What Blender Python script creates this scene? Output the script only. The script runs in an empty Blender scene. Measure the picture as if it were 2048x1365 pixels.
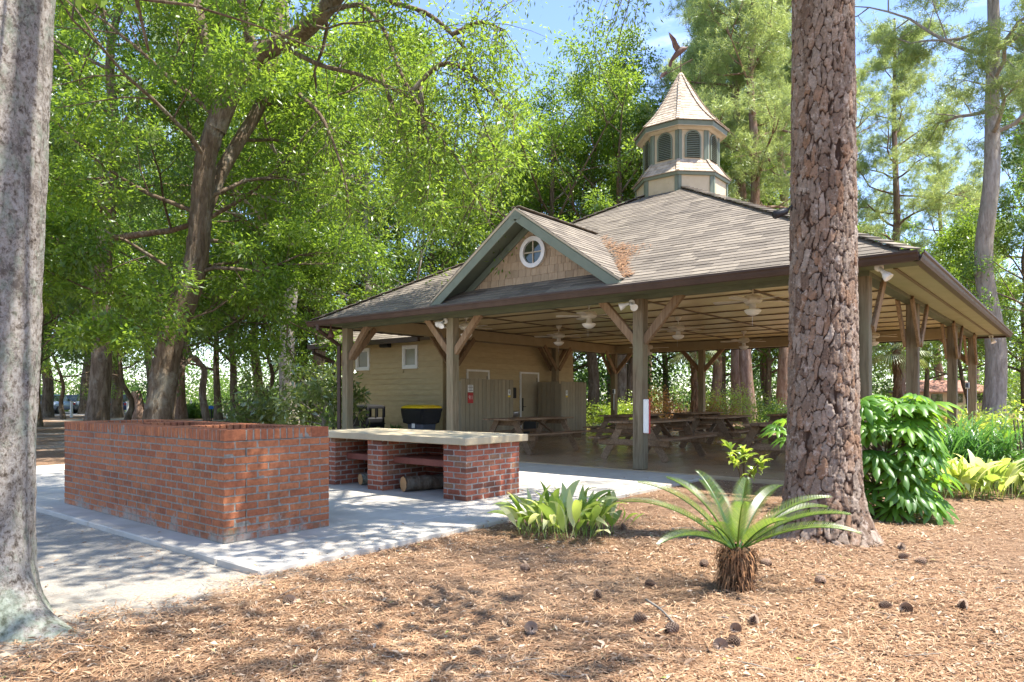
import bpy, bmesh, math, random
import numpy as np
from mathutils import Vector, Matrix, noise, kdtree

# ------------------------------------------------------------------ camera, sky, sun
scene = bpy.context.scene
C = scene.collection
FPX, HZ, CH, YAW = 1400.0, 797.0, 1.25, 0.684          # focal length / horizon in photo pixels, camera height, axis angle
cam_d = bpy.data.cameras.new("camera"); cam = bpy.data.objects.new("camera", cam_d); C.objects.link(cam)
cam_d.sensor_width = 36.0; cam_d.lens = 36.0 * FPX / 2048.0
cam_d.shift_y = (HZ - 682.5) / 2048.0
cam_d.clip_start = 0.05; cam_d.clip_end = 2000
cam.location = (0, 0, CH); cam.rotation_euler = (math.radians(90), 0, YAW - math.radians(90))
scene.camera = cam

SUN_H = np.array([0.42, -0.907]); SUN_EL = math.radians(66)
world = bpy.data.worlds.new("World"); scene.world = world; world.use_nodes = True
wn = world.node_tree; wn.nodes.clear()
sky = wn.nodes.new("ShaderNodeTexSky"); sky.sky_type = 'NISHITA'; sky.sun_disc = False
sky.sun_elevation = SUN_EL; sky.sun_rotation = math.atan2(SUN_H[0], SUN_H[1])
sky.air_density = 1.0; sky.dust_density = 0.2; sky.ozone_density = 3.5
tc = wn.nodes.new("ShaderNodeTexCoord"); mp = wn.nodes.new("ShaderNodeMapping"); mp.inputs['Scale'].default_value = (1.0, 1.0, 3.2)
nz = wn.nodes.new("ShaderNodeTexNoise"); nz.inputs['Scale'].default_value = 2.6; nz.inputs['Detail'].default_value = 7; nz.inputs['Roughness'].default_value = 0.58
cr = wn.nodes.new("ShaderNodeValToRGB"); cr.color_ramp.elements[0].position = 0.56; cr.color_ramp.elements[1].position = 0.84
cr.color_ramp.elements[0].color = (0, 0, 0, 1); cr.color_ramp.elements[1].color = (0.75, 0.75, 0.75, 1)
mx = wn.nodes.new("ShaderNodeMixRGB"); mx.inputs['Color2'].default_value = (9.0, 9.4, 10.0, 1)
bg = wn.nodes.new("ShaderNodeBackground"); bg.inputs['Strength'].default_value = 0.125
wo = wn.nodes.new("ShaderNodeOutputWorld")
L = wn.links.new
L(tc.outputs['Generated'], mp.inputs['Vector']); L(mp.outputs['Vector'], nz.inputs['Vector']); L(nz.outputs['Fac'], cr.inputs['Fac'])
tn_ = wn.nodes.new('ShaderNodeMixRGB'); tn_.blend_type = 'MULTIPLY'; tn_.inputs['Fac'].default_value = 1.0; tn_.inputs['Color2'].default_value = (0.98, 0.93, 1.0, 1)
L(sky.outputs['Color'], tn_.inputs['Color1']); L(cr.outputs['Color'], mx.inputs['Fac']); L(tn_.outputs['Color'], mx.inputs['Color1']); L(mx.outputs['Color'], bg.inputs['Color'])
L(bg.outputs['Background'], wo.inputs['Surface'])

sun_d = bpy.data.lights.new("sun", 'SUN'); sun_d.energy = 4.2; sun_d.angle = math.radians(0.55); sun_d.color = (1.0, 0.95, 0.86)
sun = bpy.data.objects.new("sun", sun_d); C.objects.link(sun)
sv = Vector((SUN_H[0] * math.cos(SUN_EL), SUN_H[1] * math.cos(SUN_EL), math.sin(SUN_EL)))
sun.rotation_euler = sv.to_track_quat('Z', 'Y').to_euler(); sun.location = (0, 0, 40)

scene.view_settings.view_transform = 'Standard'; scene.view_settings.look = 'None'
scene.view_settings.gamma = 1.0; scene.view_settings.use_curve_mapping = False
scene.view_settings.exposure = 1.7
scene.cycles.max_bounces = 8; scene.cycles.diffuse_bounces = 4; scene.cycles.glossy_bounces = 2
scene.cycles.transmission_bounces = 5; scene.cycles.transparent_max_bounces = 4
scene.cycles.use_denoising = True

# ------------------------------------------------------------------ picture <-> place
FW = np.array([math.cos(YAW), math.sin(YAW)]); RT = np.array([math.sin(YAW), -math.cos(YAW)])
def at(u, d):                    # ground position seen in photo column u at depth d
    p = d * FW + (u - 1024) / FPX * d * RT
    return float(p[0]), float(p[1])
def W(u, v, d):                  # point of the place
    x, y = at(u, d); return (x, y, CH + (HZ - v) / FPX * d)
def G(u, v):                     # point of the ground
    return at(u, CH * FPX / (v - HZ))

# ------------------------------------------------------------------ mesh helpers
def mesh_np(name, V, F, var=None, smooth=False):
    V = np.asarray(V, dtype=np.float32).reshape(-1, 3)
    me = bpy.data.meshes.new(name)
    me.vertices.add(len(V)); me.vertices.foreach_set('co', V.ravel())
    if isinstance(F, np.ndarray):
        n, k = F.shape
        me.loops.add(n * k); me.loops.foreach_set('vertex_index', F.astype(np.int32).ravel())
        me.polygons.add(n); me.polygons.foreach_set('loop_start', np.arange(0, n * k, k, dtype=np.int32))
    else:
        n = len(F); lens = np.array([len(f) for f in F], dtype=np.int32)
        flat = np.fromiter((i for f in F for i in f), dtype=np.int32)
        me.loops.add(len(flat)); me.loops.foreach_set('vertex_index', flat)
        st = np.zeros(n, dtype=np.int32); st[1:] = np.cumsum(lens)[:-1]
        me.polygons.add(n); me.polygons.foreach_set('loop_start', st)
    if var is not None:
        a = me.attributes.new('var', 'FLOAT', 'FACE'); a.data.foreach_set('value', np.asarray(var, dtype=np.float32))
    me.polygons.foreach_set('use_smooth', np.full(n, bool(smooth)))
    me.update(calc_edges=True); me.validate()
    return me

def tag(o, label=None, cat=None, group=None, kind=None):
    if label: o['label'] = label
    if cat: o['category'] = cat
    if group: o['group'] = group
    if kind: o['kind'] = kind
    return o
def link(name, me, mat=None, parent=None):
    o = bpy.data.objects.new(name, me); C.objects.link(o)
    if mat is not None and me is not None and not me.materials: me.materials.append(mat)
    if parent is not None: o.parent = parent
    return o
def thing(name, label, cat, loc=(0, 0, 0), rz=0.0, group=None):
    o = bpy.data.objects.new(name, None); C.objects.link(o); o.empty_display_size = 0.2
    o.location = loc; o.rotation_euler = (0, 0, rz); tag(o, label, cat, group); return o
def copy_tree(o, parent=None):
    c = o.copy(); C.objects.link(c); c.parent = parent
    for ch in list(o.children): copy_tree(ch, c)
    return c

CUBEF = [(0, 3, 2, 1), (4, 5, 6, 7), (0, 1, 5, 4), (1, 2, 6, 5), (2, 3, 7, 6), (3, 0, 4, 7)]
class MB:
    """collects shapes in place coordinates; build() subtracts the thing's base"""
    def __init__(s): s.v = []; s.f = []; s.a = []
    def add(s, V, F, var=None):
        n = len(s.v); s.v.extend([tuple(map(float, p)) for p in V]); s.f.extend([tuple(int(i) + n for i in f) for f in F])
        s.a.extend([random.random() if var is None else var] * len(F)); return s
    def box(s, x0, x1, y0, y1, z0, z1, var=None):
        return s.add([(x0, y0, z0), (x1, y0, z0), (x1, y1, z0), (x0, y1, z0), (x0, y0, z1), (x1, y0, z1), (x1, y1, z1), (x0, y1, z1)], CUBEF, var)
    def cbox(s, c, size, M=None, ch=0.006, var=None):       # chamfered box about centre c, optional 3x3 rotation
        V, F = cbox_np(size, ch)
        if M is not None: V = V @ np.array(M).T
        return s.add(V + np.array(c), F, var)
    def beam(s, p, q, w, t, up=(0, 0, 1), ch=0.006, var=None, ext=0.0):   # w across, t along up
        p = np.array(p, float); q = np.array(q, float); d = q - p; l = np.linalg.norm(d); d = d / l
        u = np.array(up, float); u = u - d * (u @ d)
        if np.linalg.norm(u) < 1e-4: u = np.array([1., 0, 0]); u = u - d * (u @ d)
        u /= np.linalg.norm(u); r = np.cross(d, u)
        return s.cbox((p + q) / 2, (l + ext, w, t), np.array([d, r, u]).T, ch, var)
    def tube(s, pts, rad, n=8, var=None, caps=True):
        V, F = tube_np(pts, rad, n); F = [tuple(f) for f in F]
        if caps:
            F.append(tuple(range(n))[::-1]); F.append(tuple(range(len(V) - n, len(V))))
        return s.add(V, F, var)
    def lathe(s, prof, c, n=16, M=None, var=None):
        V = []; F = []
        for r, z in prof:
            for k in range(n):
                a = 2 * math.pi * k / n; V.append((r * math.cos(a), r * math.sin(a), z))
        for i in range(len(prof) - 1):
            for k in range(n):
                F.append((i * n + k, i * n + (k + 1) % n, (i + 1) * n + (k + 1) % n, (i + 1) * n + k))
        F.append(tuple(range(n))[::-1]); F.append(tuple(range((len(prof) - 1) * n, len(prof) * n)))
        V = np.array(V)
        if M is not None: V = V @ np.array(M).T
        return s.add(V + np.array(c), F, var)
    def build(s, name, mat, parent=None, base=(0, 0, 0), smooth=False):
        V = np.array(s.v, dtype=np.float32) - np.array(base, dtype=np.float32)
        return link(name, mesh_np(name, V, s.f, s.a, smooth), mat, parent)

def cbox_np(size, c):
    sx, sy, sz = [q / 2 for q in size]; c = min(c, sx * .9, sy * .9, sz * .9)
    V = []; idx = {}
    for ix in (-1, 1):
        for iy in (-1, 1):
            for iz in (-1, 1):
                for ax in range(3):
                    p = [ix * (sx - c), iy * (sy - c), iz * (sz - c)]; p[ax] = (ix * sx, iy * sy, iz * sz)[ax]
                    idx[(ix, iy, iz, ax)] = len(V); V.append(p)
    F = []
    def face(ks):
        pts = np.array([V[k] for k in ks]); n = np.cross(pts[1] - pts[0], pts[2] - pts[0])
        F.append(tuple(ks) if n @ pts.mean(0) > 0 else tuple(ks[::-1]))
    for ax in range(3):
        o = [a for a in range(3) if a != ax]
        for s_ in (-1, 1):
            ks = []
            for a, b in ((-1, -1), (1, -1), (1, 1), (-1, 1)):
                k = [0, 0, 0]; k[ax] = s_; k[o[0]] = a; k[o[1]] = b; ks.append(idx[(*k, ax)])
            face(ks)
        for a in (-1, 1):
            for b in (-1, 1):
                ks = []
                for s_, axx in ((-1, o[0]), (1, o[0]), (1, o[1]), (-1, o[1])):
                    k = [0, 0, 0]; k[ax] = s_; k[o[0]] = a; k[o[1]] = b; ks.append(idx[(*k, axx)])
                face(ks)
    for ix in (-1, 1):
        for iy in (-1, 1):
            for iz in (-1, 1): face([idx[(ix, iy, iz, a)] for a in range(3)])
    return np.array(V), F

def tube_np(pts, rad, n):
    P = np.array(pts, float); R = np.broadcast_to(np.array(rad, float), (len(P),))
    T = np.gradient(P, axis=0); T /= (np.linalg.norm(T, axis=1, keepdims=True) + 1e-9)
    u = np.cross(T[0], (0.31, 0.17, 0.94)); 
    if np.linalg.norm(u) < 1e-3: u = np.cross(T[0], (1., 0, 0))
    u /= np.linalg.norm(u); a = np.linspace(0, 2 * math.pi, n, endpoint=False); V = []
    for i in range(len(P)):
        u = u - T[i] * (u @ T[i]); u /= (np.linalg.norm(u) + 1e-9); w = np.cross(T[i], u)
        V.append(P[i] + R[i] * (np.cos(a)[:, None] * u + np.sin(a)[:, None] * w))
    V = np.concatenate(V); m = len(P)
    k = np.arange(n); F = []
    for i in range(m - 1):
        F.append(np.stack([i * n + k, i * n + (k + 1) % n, (i + 1) * n + (k + 1) % n, (i + 1) * n + k], 1))
    return V, np.concatenate(F)

def smooth_path(pts, n):         # Catmull-Rom through pts
    P = np.array(pts, float); P = np.vstack([2 * P[0] - P[1], P, 2 * P[-1] - P[-2]]); out = []
    m = len(P) - 3
    for t in np.linspace(0, m - 1e-6, n):
        i = int(t); f = t - i; a, b, c, d = P[i:i + 4]
        out.append(0.5 * (2 * b + (c - a) * f + (2 * a - 5 * b + 4 * c - d) * f * f + (3 * b - a - 3 * c + d) * f ** 3))
    return np.array(out)

# ------------------------------------------------------------------ materials
class NT:
    def __init__(s, name):
        s.m = bpy.data.materials.new(name); s.m.use_nodes = True; s.t = s.m.node_tree; s.t.nodes.clear()
        s.out = s.t.nodes.new("ShaderNodeOutputMaterial")
    def n(s, typ, **kw):
        nd = s.t.nodes.new(typ)
        for k, v in kw.items():
            if k.startswith('_'): setattr(nd, k[1:], v)
            else: nd.inputs[k].default_value = v
        return nd
    def l(s, a, b): s.t.links.new(a, b)
    def coord(s, kind='Object', scale=(1, 1, 1), rnd=False):
        tc = s.n("ShaderNodeTexCoord"); mp = s.n("ShaderNodeMapping"); mp.inputs['Scale'].default_value = scale
        s.l(tc.outputs[kind], mp.inputs['Vector'])
        if rnd:
            oi = s.n("ShaderNodeObjectInfo"); ml = s.n("ShaderNodeMath", _operation='MULTIPLY'); ml.inputs[1].default_value = 57.0
            s.l(oi.outputs['Random'], ml.inputs[0]); s.l(ml.outputs[0], mp.inputs['Location'])
        return mp.outputs['Vector']
    def noise(s, vec, scale, detail=5, rough=0.6, dist=0.0):
        n = s.n("ShaderNodeTexNoise", Scale=scale, Detail=detail, Roughness=rough, Distortion=dist); s.l(vec, n.inputs['Vector']); return n.outputs['Fac']
    def ramp(s, fac, stops):
        r = s.n("ShaderNodeValToRGB"); e = r.color_ramp.elements
        while len(e) < len(stops): e.new(0.5)
        for k, (p, c) in enumerate(stops):
            e[k].position = p; e[k].color = (*c, 1) if len(c) == 3 else c
        s.l(fac, r.inputs['Fac']); return r.outputs['Color']
    def mix(s, fac, a, b, mode='MIX'):
        m = s.n("ShaderNodeMixRGB", _blend_type=mode)
        for key, v in (('Fac', fac), ('Color1', a), ('Color2', b)):
            if isinstance(v, (int, float)): m.inputs[key].default_value = v
            elif isinstance(v, tuple): m.inputs[key].default_value = (*v, 1)
            else: s.l(v, m.inputs[key])
        return m.outputs['Color']
    def math(s, op, a, b=0.0):
        m = s.n("ShaderNodeMath", _operation=op)
        for k, v in enumerate((a, b)):
            if isinstance(v, (int, float)): m.inputs[k].default_value = v
            else: s.l(v, m.inputs[k])
        return m.outputs[0]
    def rand(s): return s.n("ShaderNodeObjectInfo").outputs['Random']
    def attr(s, name='var'): return s.n("ShaderNodeAttribute", _attribute_name=name).outputs['Fac']
    def finish(s, col, rough=0.8, bump=None, bstr=0.3, bdist=0.01, spec=0.3, metallic=0.0):
        p = s.n("ShaderNodeBsdfPrincipled"); p.inputs['Metallic'].default_value = metallic
        p.inputs['Specular IOR Level'].default_value = spec
        if isinstance(rough, (int, float)): p.inputs['Roughness'].default_value = rough
        else: s.l(rough, p.inputs['Roughness'])
        if isinstance(col, tuple): p.inputs['Base Color'].default_value = (*col, 1)
        else: s.l(col, p.inputs['Base Color'])
        if bump is not None:
            b = s.n("ShaderNodeBump", Strength=bstr, Distance=bdist); s.l(bump, b.inputs['Height']); s.l(b.outputs['Normal'], p.inputs['Normal'])
        s.l(p.outputs['BSDF'], s.out.inputs['Surface']); return s.m

def m_noise(name, stops, scale=6, rough=0.8, stretch=(1, 1, 1), bump=0.3, bdist=0.008, detail=6, rnd=False, vary=0.0, spec=0.3, kind='Object', metallic=0.0, dirt=None):
    t = NT(name); v = t.coord(kind, stretch, rnd); n = t.noise(v, scale, detail); c = t.ramp(n, stops)
    if vary:
        r = t.rand() if rnd else t.attr()
        g = t.ramp(r, [(0, (1 - vary,) * 3), (1, (1 + vary,) * 3)]); c = t.mix(1.0, c, g, 'MULTIPLY')
    if dirt:
        d = t.noise(t.coord(kind, (1, 1, 1), rnd), dirt[0], 4, 0.65); f = t.ramp(d, [(dirt[1], (0, 0, 0)), (dirt[2], (1, 1, 1))]); c = t.mix(f, c, dirt[3])
    n2 = t.noise(v, scale * 4, 4)
    return t.finish(c, rough, n2, bump, bdist, spec, metallic)

def m_leaf(name, dark, mid, light, trans, tfac=0.42, gloss=0.06, rough=0.38, rnd=False, both=False):
    t = NT(name); r = t.rand() if rnd else t.attr()
    if both:
        r = t.math('FRACT', t.math('ADD', t.attr(), t.rand()))
    col = t.ramp(r, [(0, dark), (0.5, mid), (1, light)])
    ow = t.rand(); g = t.ramp(ow, [(0, (0.82, 0.86, 0.8)), (1, (1.15, 1.1, 1.1))])
    if not rnd: col = t.mix(1.0, col, g, 'MULTIPLY')
    tc = t.mix(0.5, trans, t.mix(1.0, col, (3.2, 3.0, 2.2), 'MULTIPLY'))
    d = t.n("ShaderNodeBsdfDiffuse"); t.l(col, d.inputs['Color'])
    tr = t.n("ShaderNodeBsdfTranslucent"); t.l(tc, tr.inputs['Color'])
    m1 = t.n("ShaderNodeMixShader"); m1.inputs[0].default_value = tfac; t.l(d.outputs[0], m1.inputs[1]); t.l(tr.outputs[0], m1.inputs[2])
    gl = t.n("ShaderNodeBsdfGlossy", Roughness=rough); gl.inputs['Color'].default_value = (0.9, 0.95, 0.9, 1)
    m2 = t.n("ShaderNodeMixShader"); m2.inputs[0].default_value = gloss; t.l(m1.outputs[0], m2.inputs[1]); t.l(gl.outputs[0], m2.inputs[2])
    t.l(m2.outputs[0], t.out.inputs['Surface']); return t.m

M = {}
# brick with fired colour per brick, mortar smears, soot
def m_brick(name, cols, lime, rnd=True):
    t = NT(name); v = t.coord('Object', (1, 1, 1), rnd)
    r = t.rand() if rnd else t.attr(); tg = t.n("ShaderNodeNewGeometry")
    base = t.ramp(r, cols); n = t.noise(tg.outputs['Position'], 28, 6, 0.65); c = t.mix(1.0, base, t.ramp(n, [(0.25, (0.62,) * 3), (0.75, (1.2,) * 3)]), 'MULTIPLY')
    n2 = t.noise(tg.outputs['Position'], 11, 5, 0.7); c = t.mix(t.ramp(n2, [(0.58, (0, 0, 0)), (0.74, (0.6,) * 3)]), c, (0.045, 0.03, 0.022))
    nw = t.noise(tg.outputs['Position'], 2.2, 5, 0.7)
    c = t.mix(t.ramp(nw, [(0.53, (0, 0, 0)), (0.70, (0.6,) * 3)]), c, (0.07, 0.045, 0.032))
    sp = t.n("ShaderNodeSeparateXYZ"); t.l(tg.outputs['Position'], sp.inputs[0])
    if lime:   # lime wash and algae that has crept up the foot of the wall
        zz = t.math('ADD', sp.outputs[2], t.math('MULTIPLY', t.noise(tg.outputs['Position'], 3.3, 7, 0.75), 0.9)); c = t.mix(t.ramp(zz, [(0.44, (0.8,) * 3), (0.56, (0, 0, 0))]), c, t.ramp(t.noise(tg.outputs['Position'], 3, 4), [(0.35, (0.30, 0.29, 0.24)), (0.55, (0.33, 0.31, 0.27)), (0.68, (0.10, 0.11, 0.06))]))
    return t.finish(c, 0.9, t.noise(tg.outputs['Position'], 75, 5, 0.7), 0.35, 0.003, 0.2)
M['brick'] = m_brick('red_brick', [(0, (0.33, 0.112, 0.055)), (0.35, (0.39, 0.138, 0.063)), (0.7, (0.45, 0.165, 0.072)), (1, (0.41, 0.15, 0.072))], True)
M['brick_var'] = m_brick('red_brick_field', [(0, (0.33, 0.112, 0.055)), (0.35, (0.39, 0.138, 0.063)), (0.7, (0.45, 0.165, 0.072)), (1, (0.41, 0.15, 0.072))], True, False)
M['brick2'] = m_brick('old_red_brick', [(0, (0.17, 0.07, 0.045)), (0.3, (0.33, 0.10, 0.058)), (0.7, (0.41, 0.135, 0.075)), (0.85, (0.27, 0.15, 0.085)), (1, (0.45, 0.15, 0.09))], False)
M['mortar'] = m_noise('dark_mortar', [(0.3, (0.16, 0.145, 0.115)), (0.7, (0.32, 0.295, 0.25))], 30, 0.95, bump=0.12, bdist=0.003)
M['mortar2'] = m_noise('pale_mortar', [(0.3, (0.26, 0.23, 0.19)), (0.7, (0.42, 0.38, 0.33))], 30, 0.95, bump=0.12, bdist=0.003)
def m_concrete(name, a, b, stain, rough=0.85, spec=0.3):
    t = NT(name); v = t.coord('Object'); c = t.ramp(t.noise(v, 3.0, 8, 0.65), [(0.3, a), (0.7, b)])
    c = t.mix(t.ramp(t.noise(v, 0.9, 5, 0.7), [(0.5, (0, 0, 0)), (0.75, (0.55,) * 3)]), c, stain)
    c = t.mix(t.ramp(t.noise(v, 60, 3, 0.7), [(0.62, (0, 0, 0)), (0.8, (0.5,) * 3)]), c, stain)
    return t.finish(c, rough, t.noise(v, 90, 5, 0.7), 0.25, 0.004, spec)
M['concrete'] = m_concrete('concrete', (0.42, 0.385, 0.33), (0.54, 0.50, 0.435), (0.25, 0.225, 0.185))
M['floor'] = m_concrete('sealed_floor', (0.40, 0.29, 0.18), (0.48, 0.36, 0.23), (0.30, 0.22, 0.14), 0.22, 0.55)
M['counter'] = m_concrete('counter_concrete', (0.46, 0.37, 0.23), (0.56, 0.46, 0.30), (0.34, 0.27, 0.17))
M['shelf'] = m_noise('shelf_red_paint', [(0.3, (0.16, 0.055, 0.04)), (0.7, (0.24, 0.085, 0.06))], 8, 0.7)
def m_wood(name, a, b, c3, ax=0, rnd=False, green=None):
    t = NT(name); st = [14, 14, 14]; st[ax] = 0.9; v = t.coord('Object', tuple(st), rnd)
    n = t.noise(v, 1.6, 7, 0.62, 1.2); c = t.ramp(n, [(0.28, a), (0.5, b), (0.75, c3)])
    w = t.rand() if rnd else t.attr(); c = t.mix(1.0, c, t.ramp(w, [(0, (0.78,) * 3), (1, (1.18,) * 3)]), 'MULTIPLY')
    if green:
        d = t.noise(t.coord('Object', (1, 1, 0.5)), 2.0, 5, 0.65); c = t.mix(t.ramp(d, [(0.42, (0, 0, 0)), (0.66, (0.8,) * 3)]), c, green)
    return t.finish(c, 0.85, n, 0.5, 0.006, 0.2)
M['post'] = m_wood('weathered_post', (0.10, 0.072, 0.042), (0.21, 0.16, 0.10), (0.32, 0.255, 0.17), 2, green=(0.20, 0.185, 0.115))
M['brace'] = m_wood('brace_wood', (0.13, 0.075, 0.042), (0.235, 0.155, 0.09), (0.33, 0.235, 0.145), 2)
M['table'] = m_wood('table_wood', (0.11, 0.068, 0.038), (0.21, 0.135, 0.078), (0.30, 0.205, 0.125), 0)
M['trim'] = m_noise('green_trim', [(0.3, (0.145, 0.172, 0.128)), (0.7, (0.178, 0.205, 0.155))], 5, 0.55, bump=0.1, vary=0.06)
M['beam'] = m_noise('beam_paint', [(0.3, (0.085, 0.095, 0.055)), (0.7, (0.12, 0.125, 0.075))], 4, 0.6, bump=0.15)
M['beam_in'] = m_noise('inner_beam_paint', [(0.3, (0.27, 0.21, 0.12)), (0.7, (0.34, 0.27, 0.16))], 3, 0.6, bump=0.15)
M['soffit'] = m_noise('soffit_paint', [(0.3, (0.26, 0.25, 0.14)), (0.7, (0.34, 0.32, 0.19))], 2.5, 0.5, bump=0.12, spec=0.4)
M['ceiling'] = m_noise('ceiling_paint', [(0.3, (0.76, 0.63, 0.37)), (0.7, (0.82, 0.70, 0.43))], 2.0, 0.22, bump=0.1, spec=0.5, rnd=True, vary=0.06)
M['batten'] = m_noise('batten_paint', [(0.3, (0.12, 0.08, 0.04)), (0.7, (0.165, 0.115, 0.06))], 5, 0.5)
M['gutter'] = m_noise('brown_gutter', [(0.3, (0.045, 0.026, 0.018)), (0.7, (0.07, 0.042, 0.03))], 3, 0.5, bump=0.05, spec=0.3)
M['raketrim'] = m_noise('cream_drip_edge', [(0.3, (0.42, 0.36, 0.26)), (0.7, (0.52, 0.45, 0.33))], 6, 0.6)
def m_shingle(name, stops, rnd, vary=0.22):
    t = NT(name); v = t.coord('Object', (1, 1, 1), rnd); r = t.rand() if rnd else t.attr()
    c = t.ramp(r, stops); c = t.mix(1.0, c, t.ramp(t.noise(v, 120, 3, 0.8), [(0.3, (0.7,) * 3), (0.7, (1.25,) * 3)]), 'MULTIPLY')
    tg = t.n("ShaderNodeNewGeometry"); nw = t.noise(tg.outputs['Position'], 0.7, 6, 0.7); c = t.mix(t.ramp(nw, [(0.5, (0, 0, 0)), (0.75, (0.5,) * 3)]), c, (0.12, 0.105, 0.09))
    return t.finish(c, 0.95, t.noise(v, 200, 3, 0.8), 0.4, 0.003, 0.15)
RS = [(0, (0.135, 0.115, 0.095)), (0.35, (0.185, 0.158, 0.13)), (0.75, (0.22, 0.188, 0.153)), (1, (0.255, 0.218, 0.175))]
M['shingle'] = m_shingle('asphalt_shingle', RS, True); M['shingle_var'] = m_shingle('asphalt_shingle_field', RS, False)
CS = [(0, (0.22, 0.15, 0.085)), (0.5, (0.30, 0.215, 0.13)), (1, (0.36, 0.28, 0.18))]
M['cedar'] = m_noise('cedar_shingle', [(0.3, (0.33, 0.235, 0.145)), (0.7, (0.46, 0.35, 0.23))], 5, 0.9, (9, 9, 1), rnd=True, vary=0.15)
M['spire'] = m_noise('spire_shingle', [(0.3, (0.36, 0.285, 0.21)), (0.7, (0.52, 0.43, 0.33))], 9, 0.9, vary=0.22)
M['cream'] = m_noise('cream_stucco', [(0.3, (0.49, 0.405, 0.275)), (0.7, (0.57, 0.48, 0.335))], 5, 0.85, bump=0.2, dirt=(3, 0.58, 0.8, (0.36, 0.29, 0.19)))
M['siding'] = m_noise('beige_siding', [(0.3, (0.40, 0.31, 0.17)), (0.7, (0.48, 0.38, 0.215))], 3, 0.75, (1, 1, 4), bump=0.15, vary=0.05)
M['found'] = m_noise('foundation_paint', [(0.3, (0.38, 0.30, 0.17)), (0.7, (0.46, 0.37, 0.22))], 4, 0.85)
M['screen'] = m_noise('screen_board', [(0.3, (0.26, 0.215, 0.14)), (0.7, (0.32, 0.27, 0.18))], 4, 0.75, (6, 6, 1), vary=0.1, rnd=True)
M['white'] = m_noise('white_paint', [(0.3, (0.70, 0.69, 0.65)), (0.7, (0.80, 0.79, 0.75))], 5, 0.5, bump=0.05)
M['offwhite'] = m_noise('aged_white', [(0.3, (0.52, 0.48, 0.40)), (0.7, (0.62, 0.58, 0.49))], 7, 0.5, bump=0.05)
M['black'] = m_noise('black_plastic', [(0.3, (0.012, 0.012, 0.013)), (0.7, (0.022, 0.022, 0.024))], 6, 0.45, bump=0.1)
M['bag'] = m_noise('black_bag', [(0.3, (0.008, 0.008, 0.009)), (0.7, (0.014, 0.014, 0.015))], 14, 0.22, bump=1.0, bdist=0.05, spec=0.6)
M['yellow'] = m_noise('yellow_plastic', [(0.3, (0.70, 0.47, 0.01)), (0.7, (0.80, 0.56, 0.02))], 5, 0.4, bump=0.05)
M['greyplastic'] = m_noise('grey_plastic', [(0.3, (0.055, 0.065, 0.085)), (0.7, (0.08, 0.09, 0.115))], 5, 0.5, bump=0.05)
M['metal'] = m_noise('dull_steel', [(0.3, (0.42, 0.42, 0.42)), (0.7, (0.55, 0.55, 0.54))], 8, 0.35, metallic=0.9, bump=0.05)
M['door'] = m_noise('door_paint', [(0.3, (0.36, 0.30, 0.19)), (0.7, (0.42, 0.35, 0.23))], 3, 0.5, bump=0.05)
M['bronze'] = m_noise('bronze_bird', [(0.3, (0.085, 0.045, 0.03)), (0.7, (0.15, 0.085, 0.06))], 14, 0.6)
M['red'] = m_noise('red_sign', [(0.3, (0.42, 0.02, 0.02)), (0.7, (0.50, 0.03, 0.025))], 5, 0.5, bump=0.02)
M['blue'] = m_noise('blue_sign', [(0.3, (0.01, 0.10, 0.42)), (0.7, (0.015, 0.14, 0.5))], 5, 0.5, bump=0.02)
M['ink'] = m_noise('dark_ink', [(0.3, (0.03, 0.03, 0.03)), (0.7, (0.04, 0.04, 0.04))], 5, 0.6, bump=0.0)
def m_glass():
    t = NT('dark_window_glass'); v = t.coord('Object'); c = t.ramp(t.noise(v, 5, 3), [(0.3, (0.03, 0.04, 0.02)), (0.7, (0.07, 0.08, 0.045))]); return t.finish(c, 0.06, None, spec=0.8)
M['glass'] = m_glass()
M['frost'] = m_noise('frosted_glass', [(0.3, (0.17, 0.16, 0.10)), (0.7, (0.22, 0.205, 0.13))], 3, 0.2, bump=0.05, spec=0.6)
# barks
def m_barkgrey(name, lichen=True):
    t = NT(name); v = t.coord('Object', (1, 1, 0.75)); n = t.noise(v, 34, 8, 0.72, 0.3)
    c = t.ramp(n, [(0.34, (0.06, 0.046, 0.036)), (0.43, (0.23, 0.195, 0.16)), (0.50, (0.40, 0.36, 0.315)), (0.64, (0.57, 0.53, 0.475))])
    n2 = t.noise(v, 6, 8, 0.75); c = t.mix(t.ramp(n2, [(0.50, (0, 0, 0)), (0.60, (0.75,) * 3)]), c, t.ramp(t.noise(v, 40, 4), [(0.35, (0.20, 0.23, 0.16)), (0.6, (0.40, 0.44, 0.36))])) if lichen else c
    n4 = t.noise(v, 8, 6, 0.75); c = t.mix(t.ramp(t.mix(0.5, n4, n), [(0.53, (0, 0, 0)), (0.58, (0.75,) * 3)]), c, (0.07, 0.05, 0.04))
    if lichen:
        tg = t.n("ShaderNodeTexCoord"); sp = t.n("ShaderNodeSeparateXYZ"); t.l(tg.outputs['Object'], sp.inputs[0])
        zz = t.math('ADD', t.math('MULTIPLY', sp.outputs[2], -0.55), t.noise(v, 7, 7, 0.75)); c = t.mix(t.ramp(zz, [(0.40, (0, 0, 0)), (0.50, (0.9,) * 3)]), c, t.ramp(t.noise(v, 30, 5), [(0.35, (0.10, 0.11, 0.07)), (0.5, (0.33, 0.37, 0.29)), (0.7, (0.52, 0.55, 0.46))]))
    return t.finish(c, 0.95, t.noise(t.coord('Object', (1, 1, 0.7)), 48, 8, 0.78), 1.0, 0.03, 0.1)
M['bark_near'] = m_barkgrey('lichen_bark')
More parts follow.
